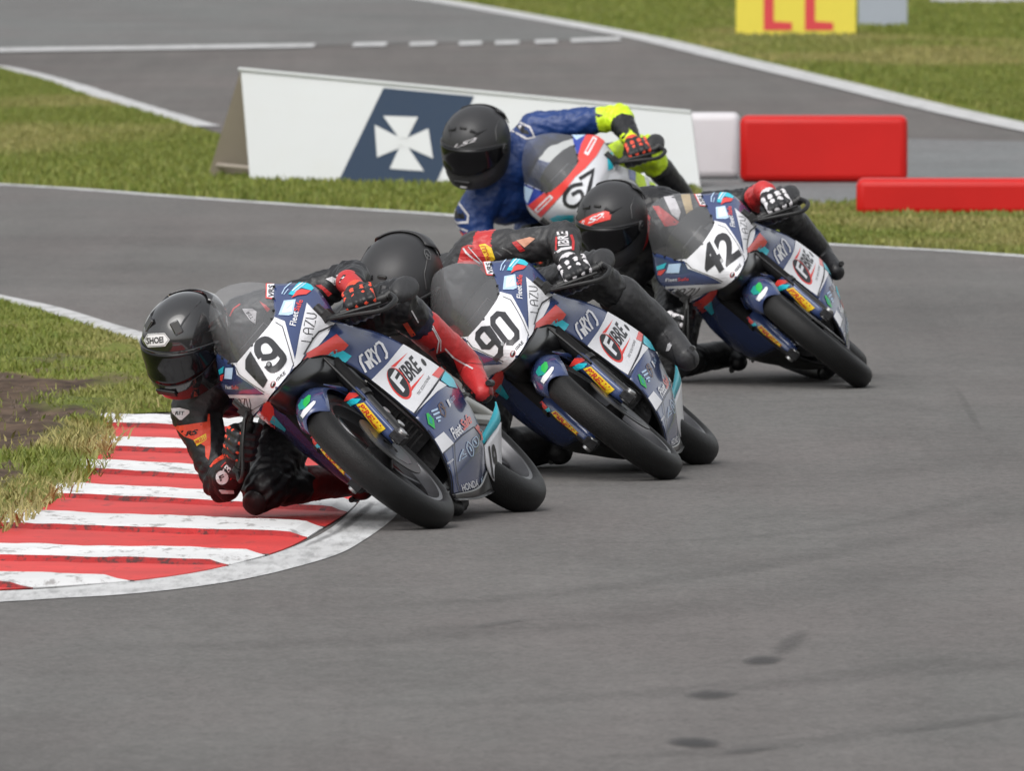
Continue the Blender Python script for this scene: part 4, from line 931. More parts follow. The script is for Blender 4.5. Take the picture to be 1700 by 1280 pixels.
c90 = copy_tree(B19['root']); c90.matrix_world = POSE90; c90['label'] = 'navy and white racing motorcycle number 90, second in line'
c42 = copy_tree(B19['root']); c42.matrix_world = POSE42; c42['label'] = 'navy and white racing motorcycle number 42, third in line on the right'
number19(B19)
def child(o, nm): return [c for c in o.children if c.name.split('.')[0] == nm][0]
for rt in (c90, c42):                                    # the other two carry their own numbers
    for pl_ in [c for c in rt.children if c.name.split('.')[0] == 'lower_number_panel']:
        for ch in list(pl_.children): bpy.data.objects.remove(ch)
n90, n42 = child(c90, 'nose_fairing'), child(c42, 'nose_fairing')
P = Print([n90], POSE90, 6.0); a = tr_(580, 360, 4.922); fo, fe1, fe2 = a(1182, 1200), a(1405, 975), a(1018, 985)
P.glyphs([[(.42, .46), (.16, .46), (.07, .57), (.07, .88), (.16, .97), (.33, .97), (.42, .88), (.42, .2), (.30, .06), (.08, .06)], [(.60, .18), (.60, .85), (.69, .97), (.87, .97), (.96, .85), (.96, .18), (.87, .06), (.69, .06), (.60, .18)]], fo, fe1, fe2, 9.0, GREYP, 2)
P.ell(*a(1258, 1040), 2.7, 3.1, 0, STEEL, 4); P.build('race_number', n90)
P = Print([n42], POSE42, 6.0); a = tr_(1040, 280, 5.333); P.text('42', a(752, 985), a(1018, 768), a(622, 742), GREYP, 2, .035, 0, True); P.ell(*a(848, 815), 2.7, 3.1, 0, STEEL, 4); P.build('race_number', n42)

# ------------------------------------------------------------------ riders
def leather(name, color, rough=.5, gloss=.5):
    m = mat(name, color, rough, var=.12, vscale=14, bump=.006, bscale=26, spec=gloss)
    return m
BLK = leather('leather_black', (.010, .010, .012), .45); CHAR = leather('leather_charcoal', (.030, .030, .032), .5); DNAVY = leather('leather_dark_navy', (.012, .013, .038), .42)
LRD = leather('leather_red', (.50, .028, .030), .42); ORNG = leather('leather_orange_red', (.75, .075, .035), .45); WHT = leather('leather_white', (.62, .60, .62), .45); DRED = leather('leather_dark_red', (.16, .008, .008), .45)
BLUE = leather('leather_blue', (.010, .040, .17), .42); NEON = leather('leather_neon_yellow', (.60, .82, .02), .45); GRYL = leather('leather_grey', (.11, .11, .11), .5)
RIBS = mat('stretch_panel', (.012, .012, .012), .7, bump=.006, bscale=70)

def lerp(a, b_, t): return Vector(a).lerp(Vector(b_), t)
def blob(name, segs, parent, voxel=.010, smooth=4, extra=None):
    """one continuous skin grown round tapered segments; segs: (A, B, rA, rB, material)"""
    bm = bmesh.new()
    for A, B, ra, rb, m in segs:
        A, B = Vector(A), Vector(B); d = B - A; L = max(d.length, 1e-5); q = d.to_track_quat('Z', 'Y')
        n_, k = 16, 5; rings = []
        for i in range(k): a = -math.pi / 2 + math.pi / 2 * i / (k - 1); rings.append((ra * math.cos(a), ra * math.sin(a)))
        for i in range(1, 5): t = i / 5; rings.append((ra + (rb - ra) * t, L * t))
        for i in range(k): a = math.pi / 2 * i / (k - 1); rings.append((rb * math.cos(a), L + rb * math.sin(a)))
        vv = [[bm.verts.new(A + q @ Vector((max(r_, 1e-4) * math.cos(2 * math.pi * j / n_), max(r_, 1e-4) * math.sin(2 * math.pi * j / n_), z))) for j in range(n_)] for r_, z in rings]
        for i in range(len(vv) - 1):
            for j in range(n_): bm.faces.new((vv[i][j], vv[i][(j + 1) % n_], vv[i + 1][(j + 1) % n_], vv[i + 1][j]))
        bm.faces.new(vv[0][::-1]); bm.faces.new(vv[-1])
    me = bpy.data.meshes.new('tmp'); bm.to_mesh(me); bm.free()
    ob = bpy.data.objects.new('tmp', me); col.objects.link(ob)
    md = ob.modifiers.new('r', 'REMESH'); md.mode = 'VOXEL'; md.voxel_size = voxel
    sm = ob.modifiers.new('s', 'SMOOTH'); sm.factor = .6; sm.iterations = smooth
    dg = bpy.context.evaluated_depsgraph_get(); dg.update(); m2 = bpy.data.meshes.new_from_object(ob.evaluated_get(dg)); bpy.data.objects.remove(ob)
    m2.name = name; m2.materials.clear()
    mats = []
    for s_ in segs:
        if s_[4] not in mats: mats.append(s_[4])
    for m in mats: m2.materials.append(m)
    C = np.empty(len(m2.polygons) * 3); m2.polygons.foreach_get('center', C); C = C.reshape(-1, 3); best = np.full(len(C), 1e9); idx = np.zeros(len(C), int)
    for A, B, ra, rb, m in segs:
        A, B = np.array(A), np.array(B); d = B - A; L2 = d @ d + 1e-9; t = np.clip(((C - A) @ d) / L2, 0, 1); dist = np.linalg.norm(C - (A + t[:, None] * d), axis=1) / (ra + (rb - ra) * t)
        k = dist < best; best[k] = dist[k]; idx[k] = mats.index(m)
    m2.polygons.foreach_set('material_index', idx.astype(np.int32)); m2.shade_smooth(); m2.update()
    return link_mesh(name, m2, parent)

def glove(parent, inner, outer, fwd, wrist, mb, mk, side):
    """closed hand round a grip: inner and outer end of the grip, forward direction, wrist point"""
    a = (Vector(outer) - Vector(inner)).normalized(); f = Vector(fwd); f = (f - a * f.dot(a)).normalized(); u = a.cross(f)
    if u.z < 0: u = -u
    c = (Vector(inner) + Vector(outer)) / 2; W = Vector(wrist)
    P = lambda s_, th, r_: c + a * s_ + (u * math.cos(math.radians(th)) + f * math.sin(math.radians(th))) * r_
    segs = []; cuff, acc, big = mk
    for i, s_ in enumerate((-.037, -.0125, .012, .035)):                        # index finger is nearest the bike
        L_ = (1.0, 1.06, 1.0, .86)[i]; r0 = (.0125, .013, .0125, .0112)[i]
        kn = P(s_, 12 - 3 * i, .050); pip = P(s_ * 1.03, 70, .055 * L_ + .004); dip = P(s_ * 1.02, 124, .046 * L_); tip = P(s_, 170, .036)
        segs += [(kn, pip, r0 * 1.16, r0 * 1.04, mb), (pip, dip, r0 * 1.04, r0 * .95, mb), (dip, tip, r0 * .95, r0 * .85, mb), (P(s_ * .92, -40, .052), kn, .018, .0165, mb)]
        o1 = (pip - c).normalized() * (r0 * .82); o2 = (kn - c).normalized() * (r0 * .85)
        segs += [(kn.lerp(pip, .42) + o1 * .8 + o2 * .2, pip.lerp(dip, .25) + o1, big, big, acc)]
        if big > .006: segs += [(kn + o2, kn.lerp(pip, .2) + o2, big * 1.15, big, acc)]
        else: segs += [(kn + o2 * 1.05, kn + o2 * 1.05 + a * .002, big * 1.2, big * 1.2, acc), (P(s_ * .95, -18, .050) + (u * .0165), P(s_ * .95, -22, .050) + (u * .0165), big, big, acc)]
    th0, th1, th2 = P(-.045, -60, .035), P(-.058, -150, .035), P(-.045, 160, .030)
    segs += [(th0, th1, .019, .015, mb), (th1, th2, .0145, .0125, mb)]
    pm = P(0, -48, .05); w_ = (W - pm).normalized()
    segs += [(P(-.02, -48, .048), pm + w_ * .05, .030, .031, mb), (P(.018, -48, .048), pm + w_ * .05, .029, .031, mb), (pm + w_ * .050, W + w_ * .02, .033, .040, cuff), (pm + w_ * .040, pm + w_ * .044, .0335, .0335, acc)]
    return blob('glove', segs, parent, .0045, 3)

def helmet_surface(az, z, off=0.0):
    """az round the head from straight ahead, z height; shell radius there"""
    a, b_, c, p = .152 + off, .128 + off, .142 + off, 2.25
    if z < 0: c = .215 + off
    k = max(0.0, 1 - (abs(z) / c) ** p) ** (1 / p); ca, sa = math.cos(az), math.sin(az)
    r = k / ((abs(ca) / a) ** 2.15 + (abs(sa) / b_) ** 2.15) ** (1 / 2.15)
    if z < -.03 and ca > 0: r += .020 * ca ** 3 * min(1, (-.03 - z) / .06)        # chin bar
    if ca < 0: r += .012 * (-ca) ** 2 * (1 - min(1, abs(z) / .14))
    return Vector((r * ca, r * sa, z + (0.0)))
def make_helmet(parent, M, shell, visor_m, style, trim=None):
    gg = Geo(); nz, na = 30, 56; zs = [.142 * math.sin(math.pi / 2 * t) for t in np.linspace(1, -.0, 22)] + list(np.linspace(-.008, -.135, 12))
    gg.grid([[helmet_surface(a, z) for a in np.linspace(0, 2 * math.pi, na + 1)] for z in zs], shell); low = [helmet_surface(a, -.135) for a in np.linspace(0, 2 * math.pi, na + 1)]
    gg.grid([low, [Vector((v.x * .93, v.y * .93, -.143)) for v in low], [Vector((v.x * .80, v.y * .80, -.138)) for v in low], [Vector((v.x * .74, v.y * .74, -.09)) for v in low]], PLAST)
    h = gg.build('helmet', parent); h.matrix_local = M
    # visor
    gg = Geo(); A = np.linspace(-1.38, 1.38, 34)
    def edge(a, top):
        t = abs(a) / 1.38
        return (.046 - .030 * t ** 2.2) if top else (-.066 + .046 * t ** 2.0)
    gg.grid([[helmet_surface(a, edge(a, 1) + (edge(a, 0) - edge(a, 1)) * t, .0045) for a in A] for t in np.linspace(0, 1, 9)], visor_m); v = gg.build('visor', h); solid(v, .003, 0)
    for s_ in (-1, 1):
        gg = Geo(); p = helmet_surface(s_ * 1.46, -.006, .003); n_ = Vector((p.x * .8, p.y, 0)).normalized(); gg.tube([p - n_ * .004, p + n_ * .006], [.024, .021], shell, 20); gg.build('visor_pivot', h)
        gg = Geo(); gg.tube([p + n_ * .004, p + n_ * .010], .0075, STEEL if style == 'gloss' else PLAST, 14); gg.build('visor_screw', h)
    # eyebrow ridge, vents, chin vent, spoiler
    gg = Geo(); gg.tube([helmet_surface(a, edge(a, 1) + .004, .004) for a in A], .0036, shell, 8); gg.tube([helmet_surface(a, edge(a, 0) - .003, .003) for a in A], .0028, PLAST, 8); gg.build('visor_seal', h)
    def vent(az, z, w, l_, m, ang=0):
        p = helmet_surface(az, z, .004); n_ = (p - Vector((0, 0, z * .35))).normalized(); t1 = Vector((-math.sin(az), math.cos(az), 0)); t2 = n_.cross(t1)
        R = Matrix((t1, t2, n_)).transposed() @ Matrix.Rotation(ang, 3, 'Z'); g3 = Geo(); g3.box(p - n_ * .002, (w, l_, .009), m, R); o = g3.build('vent', h); bevel(o, .004, 3)
    if style == 'gloss':
        vent(.55, .113, .030, .045, shell, .3); vent(-.55, .113, .030, .045, shell, -.3); vent(0, -.098, .075, .026, PLAST)
        gg = Geo()
        for s_ in (-1, 1): gg.tube([helmet_surface(s_ * .5, .095, .002), helmet_surface(s_ * .9, .122, .002), helmet_surface(s_ * 2.2, .125, .002)], .0035, shell, 6)
        gg.build('shell_ridge', h)
    else:
        for s_ in (-1, 1):
            gg = Geo(); gg.tube([helmet_surface(s_ * .30, .108, -.001), helmet_surface(s_ * .55, .098, .001), helmet_surface(s_ * .95, .100, -.001)], [.009, .006, .002], BLACKP, 8); gg.tube([helmet_surface(s_ * .50, .100, .0), helmet_surface(s_ * .40, .076, .0)], [.006, .002], BLACKP, 8); gg.build('vent', h)
        vent(0, .118, .030, .012, PLAST); vent(0, -.100, .07, .022, PLAST); vent(0, -.122, .030, .008, WHT)
        gg = Geo()
        for s_ in (-1, 1): gg = Geo(); gg.tube([helmet_surface(s_ * 1.15, .048, .001), helmet_surface(s_ * 1.3, .085, .001), helmet_surface(s_ * 1.9, .100, .001), helmet_surface(s_ * 2.7, .09, .001)], .0028, shell, 6); gg.build('shell_ridge', h)
    P_ = [[helmet_surface(a, z, .003 + .007 * (1 - abs(z - .085) / .05)) for a in np.linspace(2.3, 2 * math.pi - 2.3, 14)] for z in (.115, .10, .085, .065, .05)]
    gg = Geo(); gg.grid(P_, shell); solid(gg.build('rear_spoiler', h), .004, 0)
    return h
def head_matrix(pose, loc, yaw, pitch, roll, size=1.0):
    """helmet placed in the machine's frame but turned in world terms: yaw from facing the lens, towards picture left; pitch down; roll"""
    Rw = Matrix.Rotation(-math.pi / 2 - yaw, 4, 'Z') @ Matrix.Rotation(pitch, 4, 'Y') @ Matrix.Rotation(roll, 4, 'X')
    R = pose.to_3x3().inverted().to_4x4() @ Rw
    return Matrix.Translation(loc) @ R @ Matrix.Scale(size, 4)

def build_rider(label, pose, J, C, visor, shell, style, hm, bs=1.0, gl=None, boot=BLK, bootR=None, group='riders hanging off their motorcycles'):
    root = empty('person'); root.matrix_world = pose; tag(root, label, 'person', group)
    V = {k: Vector(v) for k, v in J.items()}
    shl, shr, elL, elR, wrL, wrR = V['shL'], V['shR'], V['elL'], V['elR'], V['wrL'], V['wrR']; pel, ch, hd = V['pel'], V['ch'], V['hd']
    hpL, hpR, knL, knR, anL, anR = V['hpL'], V['hpR'], V['knL'], V['knR'], V['anL'], V['anR']
    mid = lerp(pel, ch, .5) + Vector((0, 0, .04))
    segs = [(pel, mid, .145, .135, C['torso']), (mid, ch, .135, .150, C['torso']), (ch, lerp(shl, shr, .5), .140, .100, C['torso']), (shr, shl, .082, .082, C['shoulder']),
            (hpL, hpR, .120, .120, C['torso']), (lerp(shl, shr, .5), V['neck'], .075, .062, C['torso']), (V['neck'], hd, .058, .075, BLK),
            (lerp(shl, shr, .5) + Vector((-.12, 0, .07)), lerp(shl, shr, .5) + Vector((-.26, 0, .03)), .075, .06, C['torso'])]
    for sh, el, wr, c in ((shl, elL, wrL, 'L'), (shr, elR, wrR, 'R')):
        ua, fa = C['upper' + c], C['fore' + c]
        segs += [(sh, lerp(sh, el, .18), .080, .074, C['cap' + c]), (lerp(sh, el, .2), lerp(sh, el, .72), .068, .060, ua), (lerp(sh, el, .72), el, .058, .056, C['elb' + c]), (el, lerp(el, wr, .25), .058, .056, C['elb' + c]), (lerp(el, wr, .25), wr, .055, .040, fa)]
    for hp, kn, an, c in ((hpL, knL, anL, 'L'), (hpR, knR, anR, 'R')):
        th, shn = C['thigh' + c], C['shin' + c]
        segs += [(hp, lerp(hp, kn, .55), .105, .085, th), (lerp(hp, kn, .55), kn, .085, .072, C['knee' + c]), (kn, lerp(kn, an, .25), .062, .058, C['knee' + c]), (lerp(kn, an, .25), lerp(kn, an, .62), .058, .048, shn), (lerp(kn, an, .62), an, .046, .038, shn)]
    body = blob('body', segs, root, .0075, 5)
    # wrinkles across the bends
    me = body.data; N = len(me.vertices); co = np.empty(N * 3); me.vertices.foreach_get('co', co); co = co.reshape(-1, 3); no = np.empty(N * 3); me.vertices.foreach_get('normal', no); no = no.reshape(-1, 3)
    f1 = fbm(co[:, 0] * 13 + co[:, 2] * 17 + 40, co[:, 1] * 15 - co[:, 2] * 9 + 70, 3); f2 = fbm(co[:, 0] * 30 - co[:, 2] * 22 + 10, co[:, 1] * 34 + co[:, 2] * 18 + 30, 2); dsp = (f1 - .5) * .016 - np.abs(f2 - .5) * .016 + .003
    for c_, d_ in ((elL, wrL - shl), (elR, wrR - shr), (knL, anL - hpL), (knR, anR - hpR)):
        d_ = np.array(d_.normalized()); rel = co - np.array(c_); w = np.exp(-(np.linalg.norm(rel, axis=1) / .10) ** 2); dsp += w * np.sin((rel @ d_) * 200 + 9 * fbm(co[:, 0] * 10, co[:, 1] * 10, 2)) * .0045
    me.vertices.foreach_set('co', (co + no * dsp[:, None]).reshape(-1)); me.update()
    for side, wr, el, kn_ in (('L', wrL, elL, 1), ('R', wrR, elR, -1)):
        s_ = kn_; h0, h1 = Vector((.42, s_ * .10, .765)), Vector((.375, s_ * .352, .635)); i0, i1 = h0.lerp(h1, .50), h0.lerp(h1, .97)
        glove(root, i0, i1, (1, 0, -.15), wr, gl[0], gl[2] if side == 'L' and len(gl) > 2 else gl[1], side)
    bm_ = bootR or boot
    for kn, an, toe, m in ((knL, anL, V['toeL'], boot), (knR, anR, V['toeR'], bm_)):
        up = lerp(an, kn, .60); m0, m1 = (m if isinstance(m, tuple) else (m, m))
        heel = an + (an - toe).normalized() * .06 + (an - kn).normalized() * .05
        segs_ = [(an, up, .048, .058, m0), (lerp(an, kn, .05), lerp(an, kn, .30), .052, .056, m0), (an, toe, .048, .030, m0), (heel, toe + (an - kn).normalized() * .012, .036, .032, m1), (heel, an, .040, .050, m1), (lerp(an, toe, .45), toe, .042, .032, m0)]
        segs_ = [(A_0, B_0, ra * bs, rb * bs, m_) for A_0, B_0, ra, rb, m_ in segs_]; b_ = blob('boot', segs_, root, .0065, 3)
        gg = Geo(); ps = toe + Vector((.0, math.copysign(.034, toe.y), .0)); gg.tube([ps + Vector((-.035, 0, 0)), ps + Vector((.02, math.copysign(.004, toe.y), 0))], [.012, .009], m1 if m1 is not m0 else PLAST, 10); gg.build('toe_slider', b_)
    for kn, hp, an in ((knR, hpR, anR), (knL, hpL, anL)):
        d_ = ((kn - hp).normalized() - (an - kn).normalized() * .7).normalized(); o_ = Vector((0, math.copysign(1, kn.y) * .9, -.2)).normalized(); n_ = (d_ + o_).normalized()
        R_ = n_.to_track_quat('Z', 'Y').to_matrix(); gg = Geo(); V_ = []
        for r_, h_ in ((.056, .050), (.055, .066), (.044, .078), (.022, .083), (.001, .084)): V_.append([kn + R_ @ Vector((r_ * 1.15 * math.cos(t), r_ * .72 * math.sin(t), h_)) for t in np.linspace(0, 2 * math.pi, 25)])
        gg.grid(V_, CHAR); gg.build('knee_slider', root)
    helm = make_helmet(root, head_matrix(pose, hd, *hm), shell, visor, style)
    return root, body, helm, V

HG = mat('helmet_gloss_black', (.012, .012, .013), .10, coat=1.0, var=.05); HM = mat('helmet_matt_black', (.032, .032, .034), .42, var=.08, spec=.4); VIS = mat('dark_visor', (.004, .004, .005), .12, coat=.0, var=.02, spec=.35)

C19 = dict(torso=DNAVY, shoulder=BLK, capL=CHAR, capR=BLK, upperL=BLK, upperR=BLK, elbL=BLK, elbR=BLK, foreL=BLK, foreR=BLK, thighL=BLK, thighR=BLK, kneeL=BLK, kneeR=BLK, shinL=DNAVY, shinR=BLK)
J19 = dict(pel=(-.30, -.12, .80), ch=(-.0, -.22, .92), shL=(.10, -.05, .965), shR=(.11, -.365, .90), neck=(.17, -.20, .965), hd=(.30, -.182, 1.037), elL=(.10, .27, .805), wrL=(.27, .285, .765), elR=(.16, -.47, .68), wrR=(.30, -.36, .665),
           hpL=(-.30, -.02, .78), hpR=(-.30, -.20, .74), knL=(.02, .295, .665), anL=(-.30, .235, .41), toeL=(-.145, .236, .300), knR=(.06, -.41, .585), anR=(-.36, -.26, .44), toeR=(-.24, -.27, .40))
r19, b19, h19, V19 = build_rider('rider in black and orange red leathers with glossy black helmet, elbow down over the kerb', POSE19, J19, C19, VIS, HG, 'gloss', (math.radians(38), math.radians(33), math.radians(-7), .97), gl=(BLK, (BLK, ORNG, .0062), (LRD, ORNG, .0068)), boot=(LRD, BLK), bootR=(DRED, BLK))
J90 = dict(J19); J90.update(pel=(-.34, -.05, .84), ch=(-.06, -.06, .98), shL=(.06, .10, 1.00), shR=(.06, -.24, .97), neck=(.14, -.09, 1.03), hd=(.29, -.108, 1.127), elL=(.16, .335, .80), wrL=(.29, .30, .745), elR=(.14, -.42, .78), hpL=(-.32, .03, .80), hpR=(-.32, -.16, .76), toeL=(-.14, .25, .26), anL=(-.28, .25, .38))
C90 = dict(torso=CHAR, shoulder=CHAR, capL=LRD, capR=CHAR, upperL=CHAR, upperR=CHAR, elbL=CHAR, elbR=CHAR, foreL=CHAR, foreR=CHAR, thighL=BLK, thighR=BLK, kneeL=CHAR, kneeR=CHAR, shinL=BLK, shinR=BLK)
r90, b90, h90, V90 = build_rider('rider in charcoal leathers with matt black helmet and a red and yellow shoulder', POSE90, J90, C90, VIS, HM, 'matt', (math.radians(27), math.radians(40), math.radians(-10), 1.08), gl=(BLK, (CHAR, WHT, .0080)), boot=CHAR, bs=1.28)
J42 = dict(J90); J42.update(shL=(.04, .01, .95), shR=(.06, -.30, .94), neck=(.15, -.12, 1.03), hd=(.30, -.145, 1.125), elL=(.07, .25, .75), toeL=(-.16, .235, .34), anL=(-.30, .245, .42), knR=(.06, -.42, .60))
C42 = dict(C90); C42.update(torso=BLK, shoulder=BLK, capL=BLK, capR=BLK, upperL=BLK, elbL=BLK, foreL=LRD, shoulderL=BLK)
r42, b42, h42, V42 = build_rider('rider in black and red leathers wearing a matt black helmet with red forehead badge', POSE42, J42, C42, VIS, HM, 'matt', (math.radians(28), math.radians(28), math.radians(-6), .97), gl=(BLK, (LRD, WHT, .0095)), boot=BLK)
# fourth machine and rider
WB_ = mat('fairing_pearl_white', (.60, .61, .64), .3, coat=.3, var=.04); RB_ = mat('fairing_royal_blue', (.02, .05, .33), .3, coat=.3)
B67 = build_bike('racing_motorcycle', dict(nose=WB_, side=WB_, belly=RB_, guard=WB_, tail=WB_, plate=WHITE, fin=NEON)); B67['root'].matrix_world = POSE67
tag(B67['root'], 'white, red and royal blue racing motorcycle at the back of the group', 'motorcycle', 'racing motorcycles chasing each other through the corner')
for o_ in (c90, c42): o_['category'] = 'motorcycle'
J67 = dict(J42); J67.update(hd=(.30, -.165, 1.20), neck=(.16, -.17, 1.09), shL=(.08, .04, 1.06), shR=(.14, -.40, 1.00), ch=(.02, -.24, .98), pel=(-.28, -.16, .84), hpR=(-.28, -.26, .76), elR=(.22, -.52, .78), wrR=(.32, -.36, .68), elL=(.12, .32, .85))
C67 = dict(torso=BLUE, shoulder=BLUE, capL=BLUE, capR=BLUE, upperL=BLUE, upperR=BLUE, elbL=NEON, elbR=BLUE, foreL=BLK, foreR=BLUE, thighL=BLK, thighR=BLK, kneeL=NEON, kneeR=BLK, shinL=CHAR, shinR=BLK)
r67, b67, h67, V67 = build_rider('rider in blue and neon yellow leathers with matt black helmet, last of the group', POSE67, J67, C67, VIS, HM, 'matt', (math.radians(26), math.radians(26), math.radians(-6), 1.06), gl=(BLK, (NEON, ORNG, .0085)), boot=BLK)

# ------------------------------------------------------------------ print on suits, helmets and the fourth machine
def body_print(body, pose): return Print([body], pose, 6.0, .0012, .03)
def helm_print(h, pose): return Print([h], pose @ h.matrix_local, 5.0, .0032, .01)
b_ = tr_(270, 640, 5.566); a = tr_(360, 450, 6.4); k_ = tr_(500, 440, 8.5); c_ = tr_(580, 360, 4.922)
P = body_print(b19, POSE19)
P.poly(TP(b_, [(80, 212), (160, 205), (248, 230), (250, 252), (180, 316), (158, 316), (92, 252)]), WHT, 1); P.text('RST', b_(118, 272), b_(208, 272), b_(116, 238), BLK, 2, .03, .3)
P.poly(TP(b_, [(100, 378), (200, 365), (300, 350), (410, 335), (418, 262), (434, 262), (442, 420), (442, 600), (425, 692), (398, 660), (392, 560), (300, 510), (200, 470)]), ORNG)
P.poly(TP(b_, [(290, 507), (402, 445), (406, 500), (318, 560)]), YELLOW, 1); P.text('PIRELLI', b_(312, 548), b_(400, 498), b_(300, 515), LRED, 2, .02)
P.text('RS', b_(215, 470), b_(335, 450), b_(208, 425), BLK, 2, .04, .3)
P.poly(TP(b_, [(435, 752), (480, 690), (560, 632), (640, 585), (652, 602), (600, 662), (520, 702), (450, 757)]), ORNG)
P.ell(*b_(552, 850), 10.5, 11.5, 0, WHT, 1); P.text('F', b_(535, 885), b_(578, 862), b_(522, 838), BLK, 2, .03); P.text('IBRE', b_(600, 838), b_(700, 690), b_(558, 780), WHT, 1, .03)
P.stroke(TP(b_, [(625, 870), (720, 730)]), 2.0, LRD, 1); P.stroke(TP(b_, [(545, 755), (620, 680)]), 1.8, LRD, 1)
P.poly(TP(b_, [(515, 962), (655, 968), (660, 1000), (545, 1000)]), WHT)
P.poly(TP(a, [(270, 402), (378, 396), (424, 430), (410, 562), (352, 520), (300, 450)]), WHT, 1); P.text('RST', a(345, 425), a(400, 500), a(310, 445), BLK, 2, .02)
P.poly(TP(a, [(452, 320), (520, 360), (640, 470), (605, 480), (540, 440)]), LRD); P.stroke(TP(a, [(250, 352), (180, 400), (140, 480)]), 2.4, LRD)
P.poly(TP(k_, [(1430, 828), (1500, 803), (1615, 985), (1555, 1012)]), ORNG); P.stroke(TP(k_, [(1550, 640), (1650, 810)]), 2.2, WHT)
P.poly(TP(k_, [(345, 195), (440, 160), (570, 235), (470, 285), (430, 240)]), WHT); P.poly(TP(k_, [(200, 285), (280, 275), (440, 400), (380, 445), (300, 350)]), LRD)
P.poly(TP(k_, [(490, 150), (540, 125), (720, 235), (700, 250)]), WHT)
P.build('suit_print', b19)
bt = [c for c in r19.children if c.name.split('.')[0] == 'boot']; P = Print([bt[0]], POSE19, 6.0, .0012, .02)
P.stroke(TP(c_, [(650, 880), (690, 930), (730, 1010), (715, 1110)]), 2.2, WHT, 1); P.stroke(TP(c_, [(680, 890), (745, 1010), (745, 1095)]), 1.4, WHT, 1); P.stroke(TP(c_, [(780, 1075), (850, 1150), (960, 1215), (1010, 1245)]), 2.6, WHT, 1)
v_ = tr_(565, 348, 2.7204); P.poly(TP(v_, [(430, 655), (470, 640), (505, 660), (530, 725), (560, 780), (612, 835), (605, 885), (560, 860), (500, 790), (455, 720)]), BLK, 0)
P.poly(TP(v_, [(655, 757), (672, 762), (690, 800), (686, 842), (668, 830), (672, 795)]), DRED, 1); P.stroke(TP(v_, [(640, 700), (560, 690), (540, 740)]), 1.0, DRED, 1); P.build('boot_print', bt[0])
h_ = tr_(220, 460, 5.567); P = helm_print(h19, POSE19)
P.poly(TP(h_, [(111, 585), (148, 524), (300, 518), (347, 578), (305, 637), (150, 647)]), mat('badge_white', (.70, .70, .70), .3), 0)
P.stroke(TP(h_, [(122, 585), (153, 532), (297, 527), (336, 578), (300, 629), (153, 638), (122, 585)]), .7, BLACKP, 1); P.text('SHOEI', h_(140, 620), h_(292, 607), h_(136, 562), BLACKP, 1, .035); P.build('maker_badge', h19)
# second rider
p_ = tr_(720, 380, 6.071); P = body_print(b90, POSE90)
P.poly(TP(p_, [(240, 345), (285, 185), (340, 160), (480, 160), (545, 368), (400, 352)]), LRD); P.poly(TP(p_, [(458, 160), (520, 150), (585, 190), (622, 302), (548, 352)]), YELLOW, 1); P.text('PIRELLI', p_(590, 325), p_(520, 170), p_(545, 330), LRED, 2, .02)
P.stroke(TP(p_, [(300, 195), (330, 240), (400, 300), (470, 345)]), 3.0, WHT, 1); P.stroke(TP(p_, [(350, 180), (420, 260), (500, 350)]), 1.6, WHT, 1)
P.poly(TP(p_, [(788, 137), (835, 120), (925, 215), (872, 232)]), LRD); P.poly(TP(p_, [(835, 115), (970, 80), (1025, 95), (915, 187)]), mat('patch_peach', (.62, .30, .20), .5)); P.stroke(TP(p_, [(690, 190), (745, 215), (790, 250)]), 2.6, GRYL, 1); P.stroke(TP(p_, [(625, 225), (685, 270)]), 2.0, GRYL, 1)
P.text('IBRE', p_(1368, 168), p_(1350, 25), p_(1258, 172), WHT, 1, .03); P.stroke(TP(p_, [(1238, 80), (1236, 215)]), 3.0, LRD); P.stroke(TP(p_, [(1384, 60), (1405, 130), (1402, 215)]), 4.0, LRD)
P.stroke(TP(p_, [(1225, 250), (1290, 205), (1390, 190)]), 4.2, WHT); P.build('suit_print', b90)
P = helm_print(h90, POSE90); P.stroke(TP(c_, [(632, 268), (660, 310), (655, 352), (630, 345), (608, 300), (610, 272), (632, 268)]), 1.2, GRYL, 0); P.stroke(TP(c_, [(620, 300), (648, 325)]), 2, GRYL, 0); P.build('maker_badge', h90)
# third rider
q_ = tr_(930, 270, 3.148); w_ = tr_(1040, 280, 5.333); P = helm_print(h42, POSE42)
P.poly(TP(q_, [(90, 312), (170, 270), (252, 247), (266, 272), (262, 296), (180, 318), (112, 354), (96, 346)]), RED); P.text('LS2', q_(112, 334), q_(234, 284), q_(106, 308), WHITE, 1, .03, .2); P.build('maker_badge', h42)
P = body_print(b42, POSE42); P.poly(TP(w_, [(330, 250), (420, 240), (480, 380), (460, 450), (400, 400)]), WHT, 1); P.poly(TP(w_, [(230, 330), (290, 330), (480, 480), (420, 500), (340, 510)]), LRD, 1); P.poly(TP(w_, [(480, 230), (560, 225), (590, 370), (530, 400)]), mat('patch_tan', (.45, .33, .16), .5), 1)
P.poly(TP(w_, [(185, 400), (215, 430), (190, 640), (150, 720), (140, 640), (170, 520)]), LRD); P.build('suit_print', b42)
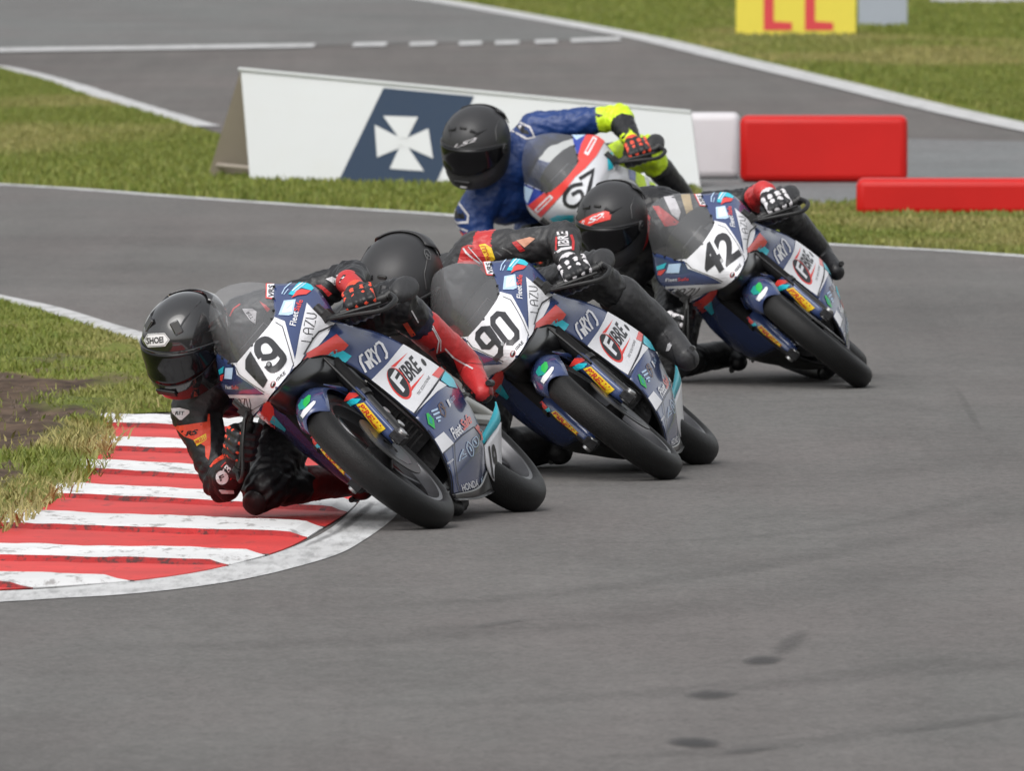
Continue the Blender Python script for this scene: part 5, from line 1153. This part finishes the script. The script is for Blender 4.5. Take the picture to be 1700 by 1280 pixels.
# fourth machine and rider
f_ = tr_(720, 150, 3.696); P = Print([B67['nose'], B67['sides'][0]], POSE67, 6.0)
P.poly(TP(f_, [(770, 190), (900, 180), (975, 235), (905, 350), (870, 420), (820, 290)]), RB_); P.poly(TP(f_, [(440, 520), (560, 560), (700, 600), (600, 712), (500, 660)]), RB_)
P.poly(TP(f_, [(950, 240), (1048, 312), (1000, 400), (930, 480), (870, 530), (790, 640), (660, 778), (580, 706), (700, 612), (800, 530), (880, 420), (905, 330)]), RED, 1)
P.poly(TP(f_, [(815, 237), (900, 208), (942, 268), (875, 306)]), PALE, 1); P.poly(TP(f_, [(520, 568), (614, 608), (580, 692), (508, 626)]), PALE, 1)
P.stroke(TP(f_, [(935, 395), (990, 290)]), 8, WHITE, 2); P.stroke(TP(f_, [(630, 742), (728, 648)]), 8, WHITE, 2); P.stroke(TP(f_, [(940, 380), (985, 300)]), 3, RED, 3); P.stroke(TP(f_, [(640, 732), (720, 658)]), 3, RED, 3)
P.stroke(TP(f_, [(915, 575), (850, 590), (808, 640), (812, 695), (865, 712), (915, 670), (900, 620), (850, 640)]), 6, BLACKP, 2, 3); P.stroke(TP(f_, [(895, 545), (978, 492), (960, 580), (945, 640)]), 6, BLACKP, 2)
P.poly(TP(f_, [(1062, 382), (1095, 382), (1098, 478), (1068, 490)]), CYAN, 1); P.poly(TP(f_, [(712, 785), (760, 765), (860, 762), (860, 815), (755, 818)]), CYAN, 1)
P.poly(TP(f_, [(1240, 480), (1290, 530), (1310, 610), (1300, 650), (1235, 560)]), NEON, 1); P.poly(TP(f_, [(1320, 560), (1350, 570), (1385, 630), (1340, 620)]), NEON, 1); P.poly(TP(f_, [(1190, 440), (1230, 430), (1240, 560), (1200, 540)]), RB_, 1); P.build('livery_print', B67['nose'])
P = helm_print(h67, POSE67); P.text('LS2', f_(120, 358), f_(264, 308), f_(120, 336), WHT, 1, .02, .3); P.build('maker_badge', h67)
P = body_print(b67, POSE67)
P.stroke(TP(f_, [(85, 655), (140, 672), (212, 765), (208, 808), (150, 812), (90, 785), (72, 710), (85, 655)]), 3.2, WHT, 1); P.poly(TP(f_, [(98, 695), (135, 700), (190, 765), (190, 790), (110, 780)]), BLK, 0); P.poly(TP(f_, [(105, 730), (140, 725), (125, 770)]), WHT, 2)
P.poly(TP(f_, [(140, 868), (250, 882), (245, 925), (180, 918)]), ORNG, 1); P.stroke(TP(f_, [(120, 832), (210, 862)]), 3, WHT, 1); P.stroke(TP(f_, [(440, 205), (490, 175), (590, 225), (618, 285), (570, 295), (480, 245), (440, 205)]), 3.2, WHT, 1); P.poly(TP(f_, [(490, 200), (560, 220), (590, 270), (540, 262)]), BLK, 0); P.poly(TP(f_, [(510, 200), (545, 215), (530, 240)]), WHT, 2)
P.poly(TP(f_, [(975, 135), (1040, 150), (1010, 165)]), BLK, 1); P.build('suit_print', b67)

P = Print([c for c in r90.children if c.name.split('.')[0] == 'boot'][:1], POSE90, 6.0, .0014, .02); z_ = tr_(1000, 500, 5.667)
P.poly(TP(z_, [(600, 470), (618, 405), (645, 388), (658, 420), (632, 468)]), mat('reflective_patch', (.45, .45, .47), .3), 1); P.stroke(TP(z_, [(560, 270), (640, 380), (690, 560), (720, 640)]), 1.2, BLK, 1); P.stroke(TP(z_, [(760, 500), (800, 460), (860, 520), (870, 620)]), 1.2, BLK, 1); P.build('boot_print', [c for c in r90.children if c.name.split('.')[0] == 'boot'][0])
